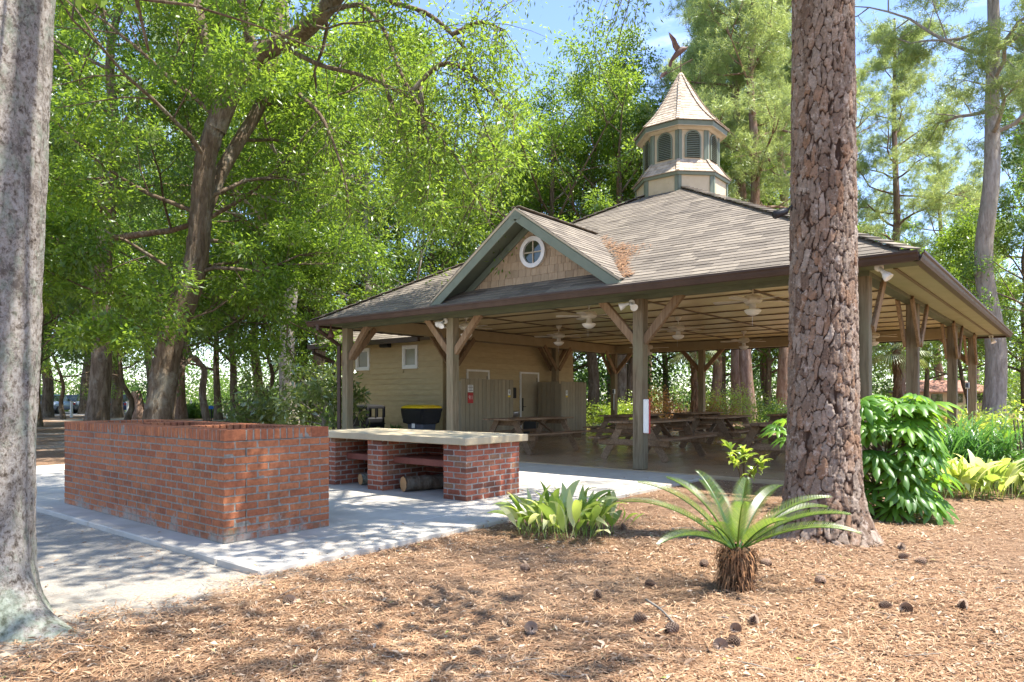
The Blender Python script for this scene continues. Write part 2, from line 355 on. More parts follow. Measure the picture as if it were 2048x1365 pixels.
def m_barkpine():
    t = NT('pine_bark'); v = t.coord('Object', (1, 1, 1)); r = t.attr('plate'); e = t.attr('edge')
    c = t.ramp(r, [(0, (0.165, 0.11, 0.078)), (0.3, (0.23, 0.17, 0.128)), (0.6, (0.28, 0.22, 0.172)), (0.82, (0.26, 0.155, 0.095)), (1, (0.34, 0.28, 0.23))])
    c = t.mix(1.0, c, t.ramp(t.noise(v, 38, 6, 0.75), [(0.28, (0.55,) * 3), (0.72, (1.3,) * 3)]), 'MULTIPLY')
    c = t.mix(t.ramp(t.noise(v, 13, 7, 0.78), [(0.54, (0, 0, 0)), (0.64, (0.8,) * 3)]), c, (0.44, 0.375, 0.315))
    c = t.mix(t.ramp(e, [(0.08, (1, 1, 1)), (0.24, (0, 0, 0))]), c, (0.055, 0.034, 0.024))
    return t.finish(c, 0.95, t.noise(v, 60, 6, 0.75), 0.7, 0.012, 0.1)
M['bark_pine_near'] = m_barkpine()
def m_bark(name, a, b, c3, ridge=9):
    t = NT(name); v = t.coord('Object', (1, 1, 0.22)); n = t.noise(v, ridge, 7, 0.7, 0.5); c = t.ramp(n, [(0.3, a), (0.5, b), (0.72, c3)])
    c = t.mix(t.ramp(t.noise(t.coord('Object'), 1.3, 6, 0.7), [(0.54, (0, 0, 0)), (0.68, (0.6,) * 3)]), c, (0.30, 0.29, 0.24))
    return t.finish(c, 0.95, n, 1.0, 0.06, 0.1)
M['bark_oak'] = m_bark('oak_bark', (0.06, 0.042, 0.028), (0.15, 0.11, 0.075), (0.27, 0.22, 0.165))
M['bark_pale'] = m_bark('pale_bark', (0.17, 0.14, 0.11), (0.32, 0.28, 0.235), (0.46, 0.42, 0.37))
M['bark_pine'] = m_bark('far_pine_bark', (0.11, 0.065, 0.045), (0.25, 0.16, 0.115), (0.36, 0.27, 0.22), 7)
M['bark_palm'] = m_bark('palm_fibre', (0.05, 0.03, 0.018), (0.13, 0.08, 0.045), (0.22, 0.145, 0.085), 16)
# leaves
M['leaf_oak'] = m_leaf('oak_leaf', (0.026, 0.060, 0.011), (0.068, 0.132, 0.018), (0.16, 0.235, 0.032), (0.42, 0.56, 0.05), 0.46, 0.035)
M['leaf_dark'] = m_leaf('dark_leaf', (0.030, 0.070, 0.016), (0.058, 0.118, 0.024), (0.10, 0.17, 0.034), (0.30, 0.46, 0.05), 0.46, 0.06)
M['leaf_lime'] = m_leaf('lime_leaf', (0.055, 0.105, 0.018), (0.105, 0.18, 0.025), (0.18, 0.26, 0.035), (0.40, 0.53, 0.05), 0.46, 0.05)
M['leaf_bright'] = m_leaf('painted_sun_shrub_leaf', (0.11, 0.17, 0.025), (0.21, 0.29, 0.04), (0.34, 0.40, 0.07), (0.55, 0.64, 0.08), 0.46, 0.05)  # sunlight put into the colour: leaves lightened for shrubs that stand in shade
M['leaf_pine'] = m_leaf('pine_needles', (0.12, 0.165, 0.06), (0.19, 0.25, 0.09), (0.28, 0.33, 0.13), (0.50, 0.58, 0.18), 0.45, 0.05)
M['leaf_loquat'] = m_leaf('loquat_leaf', (0.06, 0.10, 0.03), (0.13, 0.18, 0.05), (0.27, 0.31, 0.12), (0.42, 0.50, 0.10), 0.40, 0.12, 0.3)
M['leaf_aspi'] = m_leaf('cast_iron_leaf', (0.12, 0.22, 0.03), (0.34, 0.42, 0.10), (0.66, 0.66, 0.40), (0.50, 0.56, 0.10), 0.42, 0.06, rnd=True)
M['leaf_fatsia'] = m_leaf('fatsia_leaf', (0.05, 0.135, 0.022), (0.09, 0.20, 0.03), (0.15, 0.28, 0.035), (0.42, 0.62, 0.04), 0.44, 0.035, 0.4, rnd=True)
M['leaf_auc'] = m_leaf('laurel_leaf', (0.13, 0.21, 0.03), (0.24, 0.34, 0.05), (0.38, 0.45, 0.09), (0.50, 0.60, 0.06), 0.42, 0.07, 0.3, rnd=True)
M['leaf_sago'] = m_leaf('sago_leaf', (0.045, 0.10, 0.025), (0.08, 0.15, 0.035), (0.13, 0.20, 0.035), (0.34, 0.46, 0.04), 0.40, 0.05, 0.35)
M['leaf_grass'] = m_leaf('strap_leaf', (0.035, 0.11, 0.035), (0.06, 0.165, 0.045), (0.10, 0.22, 0.05), (0.20, 0.42, 0.06), 0.35, 0.08)
M['leaf_red'] = m_leaf('nandina_leaf', (0.28, 0.07, 0.045), (0.34, 0.16, 0.05), (0.22, 0.27, 0.05), (0.5, 0.25, 0.06), 0.45, 0.05)
M['leaf_palm'] = m_leaf('palm_leaf', (0.10, 0.14, 0.05), (0.20, 0.24, 0.09), (0.34, 0.36, 0.17), (0.40, 0.45, 0.10), 0.35, 0.1)
M['leaf_far'] = m_leaf('far_leaf', (0.045, 0.09, 0.022), (0.075, 0.135, 0.03), (0.12, 0.19, 0.045), (0.32, 0.46, 0.06), 0.48, 0.03)

# ------------------------------------------------------------------ ground
random.seed(4); rng = np.random.default_rng(4)
def fbm(x, y, s):
    v = np.zeros_like(x); a = 1.0
    for k in range(4):
        ph = np.array([1.7, 4.1, 2.3, 5.9]) * (k + 1)
        v += a * (np.sin(x * s * 1.13 + y * s * .47 + ph[0]) * np.sin(y * s * .91 - x * s * .36 + ph[1]) + np.sin((x + y) * s * .61 + ph[2]) * np.sin((x - y) * s * .77 + ph[3]))
        a *= 0.5; s *= 2.07
    return v
def axis(lo, hi, step):
    core = np.arange(lo, hi, step); out = [hi]; w = step
    while out[-1] < 420: w *= 1.35; out.append(out[-1] + w)
    inn = [lo]; w = step
    while inn[-1] > -420: w *= 1.35; inn.append(inn[-1] - w)
    return np.concatenate([np.array(inn[1:])[::-1], core, np.array(out)])
gx, gy = axis(-1.0, 11.0, .09), axis(-2.5, 10.0, .09)
XX, YY = np.meshgrid(gx, gy, indexing='ij')
near = np.exp(-(((XX - 5) / 7) ** 2 + ((YY - 2) / 6) ** 2))
ZZ = 0.012 * fbm(XX, YY, 2.1) * near - 0.012
pine_xy = at(1646, 6.15); oak_xy = at(-78, 3.80)
for (px, py, hh) in ((pine_xy[0], pine_xy[1], .07), (oak_xy[0], oak_xy[1], .05)):
    ZZ += hh * np.exp(-((XX - px) ** 2 + (YY - py) ** 2) / .6)
onslab = (XX > 2.6) & (YY > 4.4); ZZ[onslab] = np.minimum(ZZ[onslab], -0.012)
nx, ny = len(gx), len(gy); I = np.arange(nx * ny).reshape(nx, ny)
GF = np.stack([I[:-1, :-1], I[1:, :-1], I[1:, 1:], I[:-1, 1:]], -1).reshape(-1, 4)
def gz(x, y):
    z = 0.012 * fbm(np.asarray(x, float), np.asarray(y, float), 2.1) * np.exp(-(((x - 5) / 7) ** 2 + ((y - 2) / 6) ** 2)) - 0.012
    for (px, py, hh) in ((pine_xy[0], pine_xy[1], .07), (oak_xy[0], oak_xy[1], .05)): z = z + hh * np.exp(-((x - px) ** 2 + (y - py) ** 2) / .6)
    return z
def m_ground():
    t = NT('pine_straw_and_sand'); v = t.coord('Object'); sp = t.n("ShaderNodeSeparateXYZ"); t.l(v, sp.inputs[0])
    strawv = t.coord('Object', (1, 1, 1)); n1 = t.noise(strawv, 26, 8, 0.75, 1.5)
    mulch = t.ramp(n1, [(0.25, (0.07, 0.04, 0.024)), (0.42, (0.17, 0.095, 0.055)), (0.55, (0.29, 0.18, 0.11)), (0.72, (0.43, 0.30, 0.20))])
    big = t.noise(v, 0.55, 5, 0.65); mulch = t.mix(t.ramp(big, [(0.42, (0, 0, 0)), (0.7, (0.55,) * 3)]), mulch, t.ramp(n1, [(0.3, (0.20, 0.12, 0.07)), (0.7, (0.46, 0.36, 0.26))]))
    n2 = t.noise(v, 45, 7, 0.75); sand = t.ramp(n2, [(0.28, (0.24, 0.21, 0.175)), (0.45, (0.41, 0.375, 0.32)), (0.7, (0.56, 0.52, 0.45))])
    sand = t.mix(t.ramp(t.noise(v, 5, 6, 0.7), [(0.58, (0, 0, 0)), (0.74, (0.6,) * 3)]), sand, (0.20, 0.145, 0.10))
    s = t.math('ADD', t.math('MULTIPLY', sp.outputs[0], -0.297), t.math('MULTIPLY', sp.outputs[1], 0.955))
    s = t.math('ADD', t.math('SUBTRACT', s, 3.23), t.math('MULTIPLY', t.math('SUBTRACT', t.noise(v, 2.2, 6, 0.7), 0.5), 1.3))
    a = t.ramp(s, [(0.0, (0, 0, 0)), (0.28, (1, 1, 1))])
    b = t.math('ADD', t.math('MULTIPLY', sp.outputs[1], -0.5), t.math('MULTIPLY', t.noise(v, 0.6, 4), 1.6)); b = t.ramp(t.math('ADD', b, 4.6), [(0.0, (0, 0, 0)), (0.6, (1, 1, 1))])
    far = t.ramp(t.noise(v, 0.16, 4, 0.6), [(0.5, (0, 0, 0)), (0.6, (0.9,) * 3)])
    fz = t.ramp(t.math('MULTIPLY', sp.outputs[1], 0.02), [(0.24, (0, 0, 0)), (0.30, (1, 1, 1))])
    m = t.mix(1.0, a, b, 'MULTIPLY'); m = t.mix(1.0, m, t.mix(1.0, far, fz, 'MULTIPLY'), 'ADD')
    # bare pale sand scuffed through the straw round the big pine
    sc = t.ramp(t.noise(v, 1.5, 7, 0.75), [(0.63, (0, 0, 0)), (0.72, (0.6,) * 3)]); m = t.mix(1.0, m, sc, 'LIGHTEN')
    return t.finish(t.mix(m, mulch, sand), 0.95, t.noise(v, 55, 7, 0.8), 0.9, 0.03, 0.1)
g_o = link('ground', mesh_np('ground', np.stack([XX, YY, ZZ], -1).reshape(-1, 3), GF, smooth=True), m_ground()); tag(g_o, kind='structure')

# patio of poured panels, with sawn joints between them
patio = tag(link('patio', None), kind='structure')
px_, py_ = [2.70, 5.15, 7.85, 10.38], [4.51, 5.12, 7.6, 10.6, 14.6]
for i in range(3):
    for j in range(4):
        x0, x1, y0, y1 = px_[i] + .007, px_[i + 1] - .007, py_[j] + .007, py_[j + 1] - .007
        MB().cbox(((x0 + x1) / 2, (y0 + y1) / 2, -.03), (x1 - x0, y1 - y0, .13), None, .01).build('panel', M['concrete'], patio)
# far car park and drive
pk = MB(); a_, b_, c_, d_ = at(-900, 52), at(560, 52), at(700, 75), at(-1300, 75)
pk.add([(*a_, -.004), (*b_, -.004), (*c_, -.004), (*d_, -.004)], [(0, 1, 2, 3)])
tag(pk.build('car_park', m_noise('far_asphalt', [(0.3, (0.15, 0.145, 0.14)), (0.7, (0.25, 0.24, 0.225))], 1.5, 0.9)), kind='structure')

# ------------------------------------------------------------------ brick pieces
brick_meshes = []
for k in range(6):
    V, F = cbox_np((1, 1, 1), 0.045); V = V + rng.normal(0, .011, V.shape)
    me = mesh_np('brick', V, F); me.materials.append(M['brick']); brick_meshes.append(me)
brick2_meshes = []
for k in range(6):
    V, F = cbox_np((1, 1, 1), 0.07); V = V + rng.normal(0, .016, V.shape)
    me = mesh_np('brick', V, F); me.materials.append(M['brick2']); brick2_meshes.append(me)
def put_brick(parent, meshes, c, s, base, name='brick'):
    o = bpy.data.objects.new(name, random.choice(meshes)); C.objects.link(o); o.parent = parent
    o.location = (c[0] - base[0] + random.gauss(0, .001), c[1] - base[1] + random.gauss(0, .001), c[2] - base[2]); o.scale = s
    o.rotation_euler = (random.gauss(0, .002), random.gauss(0, .002), random.gauss(0, .003))
def run(a, b, bl=0.198, j=0.012):        # cut a course into bricks between a and b
    out = []; p = a
    while p < b - 0.03:
        q = min(p + bl, b)
        if b - q < 0.05: q = b
        out.append((p, q)); p = q + j
    return out
def brick_box(x0, x1, y0, y1, z0, courses, ch, bh, sides, th=0.095, shift=0):
    """bricks of a box's outer wythe: yields (side, centre, size)"""
    for k in range(courses):
        z = z0 + k * ch + bh / 2 + .005; odd = (k + shift) % 2
        for s_ in sides:
            if s_ in '-x+x':
                X = x0 + th / 2 if s_ == '-x' else x1 - th / 2
                a, b = (y0, y1) if not odd else (y0 + (th + .01 if '-y' in sides else 0), y1 - (th + .01 if '+y' in sides else 0))
                for p, q in run(a, b): yield s_, (X, (p + q) / 2, z), (th, q - p, bh)
            else:
                Y = y0 + th / 2 if s_ == '-y' else y1 - th / 2
                a, b = (x0, x1) if odd else (x0 + (th + .01 if '-x' in sides else 0), x1 - (th + .01 if '+x' in sides else 0))
                for p, q in run(a, b): yield s_, ((p + q) / 2, Y, z), (q - p, th, bh)

# ------------------------------------------------------------------ brick barbecue pit
gb = (3.0, 5.54, 0.035)
grill = thing('brick_barbecue_pit', 'long open-topped red brick barbecue pit on the concrete patio', 'barbecue pit', gb)
GX0, GX1, GY0, GY1 = 3.0, 4.05, 5.54, 9.12; CHT, BH, NC = .0655, .0535, 13
core = MB()
for (x0, x1, y0, y1) in ((GX0, GX0 + .2, GY0, GY1), (GX1 - .2, GX1, GY0, GY1), (GX0 + .2, GX1 - .2, GY0, GY0 + .2), (GX0 + .2, GX1 - .2, GY1 - .2, GY1)):
    e = .0034; core.box(x0 + e if x0 == GX0 else x0 - e, x1 - e if x1 == GX1 else x1 + e, y0 + e, y1 - e, .03, NC * CHT + .035)
for yc in (6.75, 7.95): core.box(GX0 + .2, GX1 - .2, yc - .1, yc + .1, .03, NC * CHT + .03)
core.build('mortar', M['mortar'], grill, gb)
MB().box(GX0 + .1, GX1 - .1, GY0 + .1, GY1 - .1, .05, .62).build('ash_bed', m_noise('ash', [(0.3, (0.05, 0.045, 0.04)), (0.7, (0.14, 0.13, 0.12))], 12, .95), grill, gb)
field = MB(); nb = 0
for s_, c, s in brick_box(GX0, GX1, GY0, GY1, .035, NC, CHT, BH, ('-x', '-y', '+x', '+y')):
    if s_ in ('-x', '-y') and nb < 300: put_brick(grill, brick_meshes, c, s, gb); nb += 1
    else: field.cbox(c, s, None, .003)
for s_, c, s in brick_box(GX0 + .105, GX1 - .105, GY0 + .105, GY1 - .105, .035 + 9 * CHT, NC - 9, CHT, BH, ('-x', '-y', '+x', '+y')):
    field.cbox(c, (s[0], s[1], s[2]), None, .003)
for yc in (6.75, 7.95):
    for k in range(9, NC):
        for sy in (-1, 1):
            for p, q in run(GX0 + .21, GX1 - .21): field.cbox(((p + q) / 2, yc + sy * .055, .035 + k * CHT + BH / 2), (q - p, .1, BH), None, .003)
tag(field.build('brick_courses', M['brick_var'], grill, gb), kind='stuff')
zc = .035 + NC * CHT + .05
def cap_line(a, b, fixed, along):
    nn = round((b - a + .0115) / .068); pt_ = (b - a + .0115) / nn
    for k in range(nn):
        p = a + k * pt_; w = pt_ - .0115; c = (fixed, p + w / 2, zc) if along == 'y' else (p + w / 2, fixed, zc)
        put_brick(grill, brick_meshes, c, (.2, w, .094) if along == 'y' else (w, .2, .094), gb, 'cap_brick')
cap_line(GY0, GY1, GX0 + .1, 'y'); cap_line(GY0, GY1, GX1 - .1, 'y')
cap_line(GX0 + .21, GX1 - .2, GY0 + .1, 'x'); cap_line(GX0 + .21, GX1 - .2, GY1 - .1, 'x')
for yc in (6.75, 7.95): cap_line(GX0 + .21, GX1 - .21, yc, 'x')
cm = MB()
for (x0, x1, y0, y1) in ((GX0 + .006, GX0 + .186, GY0 + .006, GY1 - .006), (GX1 - .186, GX1 - .006, GY0 + .006, GY1 - .006), (GX0 + .19, GX1 - .19, GY0 + .006, GY0 + .186), (GX0 + .19, GX1 - .19, GY1 - .186, GY1 - .006)):
    cm.box(x0 - .0035, x1 + .003, y0 - .0035, y1 + .0035, zc - .047, zc + .0435)
cm.build('cap_mortar', M['mortar'], grill, gb)
# steel grate across the pit
gr = MB()
for k in range(24): y = GY0 + .25 + k * (GY1 - GY0 - .5) / 23; gr.tube([(GX0 + .2, y, .72), (GX1 - .2, y, .72)], .007, 5)
gr.build('grate', m_noise('sooty_iron', [(0.3, (0.02, 0.018, 0.016)), (0.7, (0.06, 0.045, 0.035))], 20, .7), grill, gb)

# ------------------------------------------------------------------ brick counter with firewood niches
cb = (6.02, 5.6, 0.035)
counter = thing('brick_counter', 'brick serving counter with tan concrete top and two firewood niches', 'counter', cb)
KX0, KX1 = 6.02, 7.02; KC, KB, KN = .0665, .055, 10; ktop = .035 + KC * KN
piers = [(5.6, 5.98), (7.1, 7.4), (8.1, 8.42)]
cm = MB()
for y0, y1 in piers: cm.box(KX0 + .005, KX1 - .005, y0 + .005, y1 - .005, .03, ktop)
cm.box(KX1 - .2, KX1 - .008, 5.7, 8.3, .03, ktop - .002)
cm.build('mortar', M['mortar2'], counter, cb)
for i, (y0, y1) in enumerate(piers):
    for s_, c, s in brick_box(KX0, KX1, y0, y1, .035, KN, KC, KB, ('-x', '-y'), shift=i):
        put_brick(counter, brick2_meshes, c, s, cb)
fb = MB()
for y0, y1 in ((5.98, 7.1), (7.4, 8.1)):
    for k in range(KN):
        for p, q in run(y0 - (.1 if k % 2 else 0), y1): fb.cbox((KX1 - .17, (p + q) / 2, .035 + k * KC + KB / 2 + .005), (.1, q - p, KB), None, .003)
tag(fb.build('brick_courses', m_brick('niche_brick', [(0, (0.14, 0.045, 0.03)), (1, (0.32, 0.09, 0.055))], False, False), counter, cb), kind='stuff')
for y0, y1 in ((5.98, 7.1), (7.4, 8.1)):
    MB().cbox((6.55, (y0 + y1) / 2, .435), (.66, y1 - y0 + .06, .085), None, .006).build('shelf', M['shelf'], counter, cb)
sl = MB(); sl.cbox((6.535, 7.03, ktop + .045), (1.19, 2.98, .088), None, .008); sl.build('counter_top', M['counter'], counter, cb)
def log(p, q, r, label, lich):
    p = np.array(p); q = np.array(q); t = thing('firewood_log', label, 'log', tuple(p), 0)
    pts = [p + (q - p) * k / 8 for k in range(9)]; V, F = tube_np(pts, r, 16); V += rng.normal(0, r * .045, V.shape)
    link('bark', mesh_np('bark', V - p, F, smooth=True), M['bark_near'] if lich else M['bark_oak'], t)
    for e, dd in ((p, -1), (q, 1)):
        ax = (q - p) / np.linalg.norm(q - p) * dd; m = MB(); n = 20; u = np.cross(ax, (0, 0, 1)); u /= np.linalg.norm(u); w = np.cross(ax, u)
        ring = [e + ax * .006 + r * 1.0 * (math.cos(2 * math.pi * k / n) * u + math.sin(2 * math.pi * k / n) * w) * (1 + .05 * math.sin(3 * k)) for k in range(n)]
        m.add(ring + [e + ax * .012], [(k, (k + 1) % n, n) for k in range(n)]); m.build('cut_end', M['cutwood'], t, p)
def m_cut():
    t = NT('cut_wood'); v = t.coord('Object'); w = t.n("ShaderNodeTexWave", Scale=26.0, Distortion=2.5, Detail=3.0); w.wave_type = 'RINGS'; w.rings_direction = 'SPHERICAL'; t.l(v, w.inputs['Vector'])
    c = t.ramp(w.outputs['Fac'], [(0.2, (0.40, 0.22, 0.09)), (0.8, (0.58, 0.36, 0.17))]); return t.finish(c, .9)
M['cutwood'] = m_cut()
lx, ly, _ = (6.42, 6.99, 0)
log((6.16, 6.84, .135), (6.76, 6.66, .135), .098, 'round brown firewood log with sawn end in the wide counter niche', False)
log((6.26, 7.84, .115), (6.76, 7.72, .12), .078, 'lichen-covered firewood log in the narrow counter niche', True)

# ------------------------------------------------------------------ pavilion
floor_o = MB().cbox((16.9, 8.05, -.02), (13.02, 12.3, .14), None, .01).build('pavilion_floor', M['floor']); tag(floor_o, kind='structure')
pav = thing('picnic_pavilion', 'open timber picnic pavilion with hipped shingle roof and front gable', 'pavilion', (10.55, 8.0, 0.05))
PB = (10.55, 8.0, 0.05)
PX, PY = [10.55, 14.2, 19.1, 22.9], [2.35, 5.8, 10.2, 13.7]
BZ0, BZ1 = 2.92, 3.22
posts = []
for i, x in enumerate(PX):
    for j, y in enumerate(PY):
        if 0 < i < 3 and 0 < j < 3: continue
        if (i, j) == (1, 3): pass
        p = MB().cbox((x, y, 1.49), (.19, .19, 2.87), None, .008).build('post', M['post'], pav, PB); posts.append(p)
        dirs = []
        if i in (0, 3): dirs += [(0, 1)] * (j < 3) + [(0, -1)] * (j > 0)
        if j in (0, 3): dirs += [(1, 0)] * (i < 3) + [(-1, 0)] * (i > 0)
        for dx, dy in dirs:
            off = .045 * (1 if i < 3 else -1)
            b = MB()
            for sgn in ((-1, 1) if (j in (0, 3) and dx) else (0,)):
                ox, oy = (-dy * .11 * sgn, dx * .11 * sgn)
                w = .05 if sgn else .1
                b.beam((x + dx * .07 + ox, y + dy * .07 + oy, 2.2), (x + dx * .76 + ox, y + dy * .76 + oy, 2.96), w, .135)
                for kb in (.12, .88):
                    q = np.array((x + dx * .07 + ox, y + dy * .07 + oy, 2.2)) * (1 - kb) + np.array((x + dx * .76 + ox, y + dy * .76 + oy, 2.96)) * kb
            b.build('brace', M['brace'], p, (0, 0, 0) if False else PB)
def beam4(name, x0, x1, y0, y1, z0, z1, mat): MB().cbox(((x0 + x1) / 2, (y0 + y1) / 2, (z0 + z1) / 2), (x1 - x0, y1 - y0, z1 - z0), None, .006).build(name, mat, pav, PB)
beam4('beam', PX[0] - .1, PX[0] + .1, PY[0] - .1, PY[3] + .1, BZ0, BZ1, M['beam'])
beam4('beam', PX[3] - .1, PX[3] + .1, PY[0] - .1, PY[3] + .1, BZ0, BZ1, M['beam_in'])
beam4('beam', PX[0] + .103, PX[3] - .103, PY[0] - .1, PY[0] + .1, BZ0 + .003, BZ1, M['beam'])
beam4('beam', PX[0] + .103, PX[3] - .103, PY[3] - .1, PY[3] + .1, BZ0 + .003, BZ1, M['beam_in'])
# ceiling of painted sheets with battens
ceil = MB().box(PX[0] + .1, PX[3] - .1, PY[0] + .1, PY[3] - .1, 3.262, 3.29).build('ceiling', M['ceiling'], pav, PB)
cx = np.linspace(PX[0] + .1, PX[3] - .1, 11); cy = np.linspace(PY[0] + .1, PY[3] - .1, 6)
for i in range(10):
    for j in range(5):
        MB().box(cx[i] + .004, cx[i + 1] - .004, cy[j] + .004, cy[j + 1] - .004, 3.243, 3.26).build('ceiling_panel', M['ceiling'], ceil, PB)
for i in range(1, 10):
    MB().box(cx[i] - .035, cx[i] + .035, PY[0] + .102, PY[3] - .102, 3.222, 3.2415).build('batten', M['batten'], ceil, PB)
for j in range(1, 5):
    for i in range(10): MB().box(cx[i] + .037, cx[i + 1] - .037, cy[j] - .032, cy[j] + .032, 3.2235, 3.242).build('batten', M['batten'], ceil, PB)
# roof
EX0, EX1, EY0, EY1, EZ, SL = 9.81, 23.63, 1.61, 14.1, 3.06, .56
HY = (EY1 - EY0) / 2; RZ = EZ + SL * HY; RX0, RX1 = EX0 + HY, EX1 - HY; RY = (EY0 + EY1) / 2
deck = MB(); z0 = EZ - .03
deck.add([(EX0, EY0, z0), (EX1, EY0, z0), (EX1, EY1, z0), (EX0, EY1, z0), (RX0, RY, RZ - .03), (RX1, RY, RZ - .03)], [(0, 4, 3), (0, 1, 5, 4), (1, 2, 5), (2, 3, 4, 5)])
roof = deck.build('roof', M['shingle_var'], pav, PB)
ushingle = mesh_np('shingle', [(0, 0, .004), (1, 0, .004), (1, 1, -.002), (0, 1, -.002), (0, 0, .0155), (1, 0, .0155), (1, 1, .004), (0, 1, .004)], CUBEF); ushingle.materials.append(M['shingle'])
sh_list = []
def lay(A, e, s, tmax, lim, ex=.145, single=False, ez=1.0):
    A = np.array(A, float); e = np.array(e, float); s = np.array(s, float); n = np.cross(e, s); n /= np.linalg.norm(n)
    if n[2] < 0: n = -n
    k = 0
    while k * ex < tmax - .02:
        t = k * ex; lo, hi = lim(t + ex * .5); p = lo - random.random() * .15; k += 1
        while p < hi:
            w = random.choice((.22, .28, .33, .40)); q = p + w; a, b = max(p, lo), min(q - .004, hi); p = q
            if b - a < .03: continue
            l = .19 if t + .19 < tmax else tmax - t
            sh_list.append((A + e * a + s * t + n * random.random() * .004, e * (b - a), s * l, n, single))
sc = 1 / math.sqrt(1 + SL * SL); sl_len = HY / sc
lay((EX0 - .03, EY0, EZ - .03), (0, 1, 0), (sc, 0, SL * sc), sl_len, lambda t: (t * sc, EY1 - EY0 - t * sc), single=True)
lay((EX1 + .03, EY0, EZ - .03), (0, 1, 0), (-sc, 0, SL * sc), sl_len, lambda t: (t * sc, EY1 - EY0 - t * sc), ex=.3)
lay((EX0, EY0 - .03, EZ - .03), (1, 0, 0), (0, sc, SL * sc), sl_len, lambda t: (t * sc, EX1 - EX0 - t * sc), ex=.3)
lay((EX0, EY1 + .03, EZ - .03), (1, 0, 0), (0, -sc, SL * sc), sl_len, lambda t: (t * sc, EX1 - EX0 - t * sc), ex=.3)
# gable dormer
DY, DHW, DPZ, DX0, DWX = 8.02, 2.17, 4.72, 9.93, 10.5; DS = (DPZ - 3.21) / DHW; dsc = 1 / math.sqrt(1 + DS * DS)
dorm = MB()
def valx(z): return EX0 + (z - EZ) / SL
for sg in (-1, 1):
    zf = 3.21; q = [(DX0, DY, DPZ), (valx(DPZ) + .05, DY, DPZ), (valx(zf) + .05, DY + sg * DHW, zf), (DX0, DY + sg * DHW, zf)]
    q2 = [(a, b, c - .045) for a, b, c in q]; dorm.add(q + q2, [(0, 1, 2, 3) if sg > 0 else (3, 2, 1, 0), (4, 7, 6, 5) if sg > 0 else (5, 6, 7, 4), (0, 3, 7, 4), (2, 1, 5, 6), (3, 2, 6, 7)])
dormer = dorm.build('gable', M['trim'], pav, PB)
for sg in (-1, 1):
    lay((DX0 - .02, DY + sg * (DHW + .02), 3.20), (1, 0, 0), (0, -sg * dsc, DS * dsc), DHW / dsc, lambda t: (0, valx(3.21 + t * DS * dsc) - DX0 + .06), single=(sg < 0))
# nearest shingles become pieces of their own, the rest one field
def key(q): c = q[0] + q[1] / 2; return (0 if q[4] else 1e3) + float(np.linalg.norm(c - np.array((0, 0, CH))))
sh_list.sort(key=key); fieldV = []; fieldA = []
for i, (A, e, s, n, sg) in enumerate(sh_list):
    if i < 300:
        o = bpy.data.objects.new('shingle', ushingle); C.objects.link(o); o.parent = roof
        Mx = Matrix(((e[0], s[0], n[0], A[0] - PB[0]), (e[1], s[1], n[1], A[1] - PB[1]), (e[2], s[2], n[2], A[2] - PB[2]), (0, 0, 0, 1)))
        o.matrix_local = Mx
    else:
        b = [A + n * .004, A + e + n * .004, A + e + s - n * .002, A + s - n * .002, A + n * .0155, A + e + n * .0155, A + e + s + n * .004, A + s + n * .004]
        fieldV.extend(b); fieldA.extend([random.random()] * 5)
nf = len(fieldV) // 8; base8 = np.array([(4, 5, 6, 7), (0, 1, 5, 4), (1, 2, 6, 5), (2, 3, 7, 6), (3, 0, 4, 7)])
FF = (np.arange(nf)[:, None, None] * 8 + base8[None]).reshape(-1, 4)
tag(link('shingle_field', mesh_np('shingle_field', np.array(fieldV) - np.array(PB), FF, np.repeat(np.array(fieldA).reshape(-1, 5)[:, 0], 5)), M['shingle_var'], roof), kind='stuff')
# hip caps
for (a, b) in (((EX0, EY0, EZ), (RX0, RY, RZ)), ((EX0, EY1, EZ), (RX0, RY, RZ)), ((EX1, EY0, EZ), (RX1, RY, RZ)), ((EX1, EY1, EZ), (RX1, RY, RZ))):
    a = np.array(a); b = np.array(b); m = MB(); N = 34; d = (b - a) / N
    for k in range(N):
        p = a + d * k; q = a + d * (k + 1.25); m.beam(p + (0, 0, .025 + .012), q + (0, 0, .012), .20, .014, (0, 0, 1), .003)
    m.build('hip_cap', M['shingle_var'], roof, PB)
m = MB()
for k in range(8): m.beam((DX0 + k * .33, DY, DPZ + .025), (DX0 + k * .33 + .4, DY, DPZ + .014), .2, .014)
m.build('ridge_cap', M['shingle_var'], roof, PB)
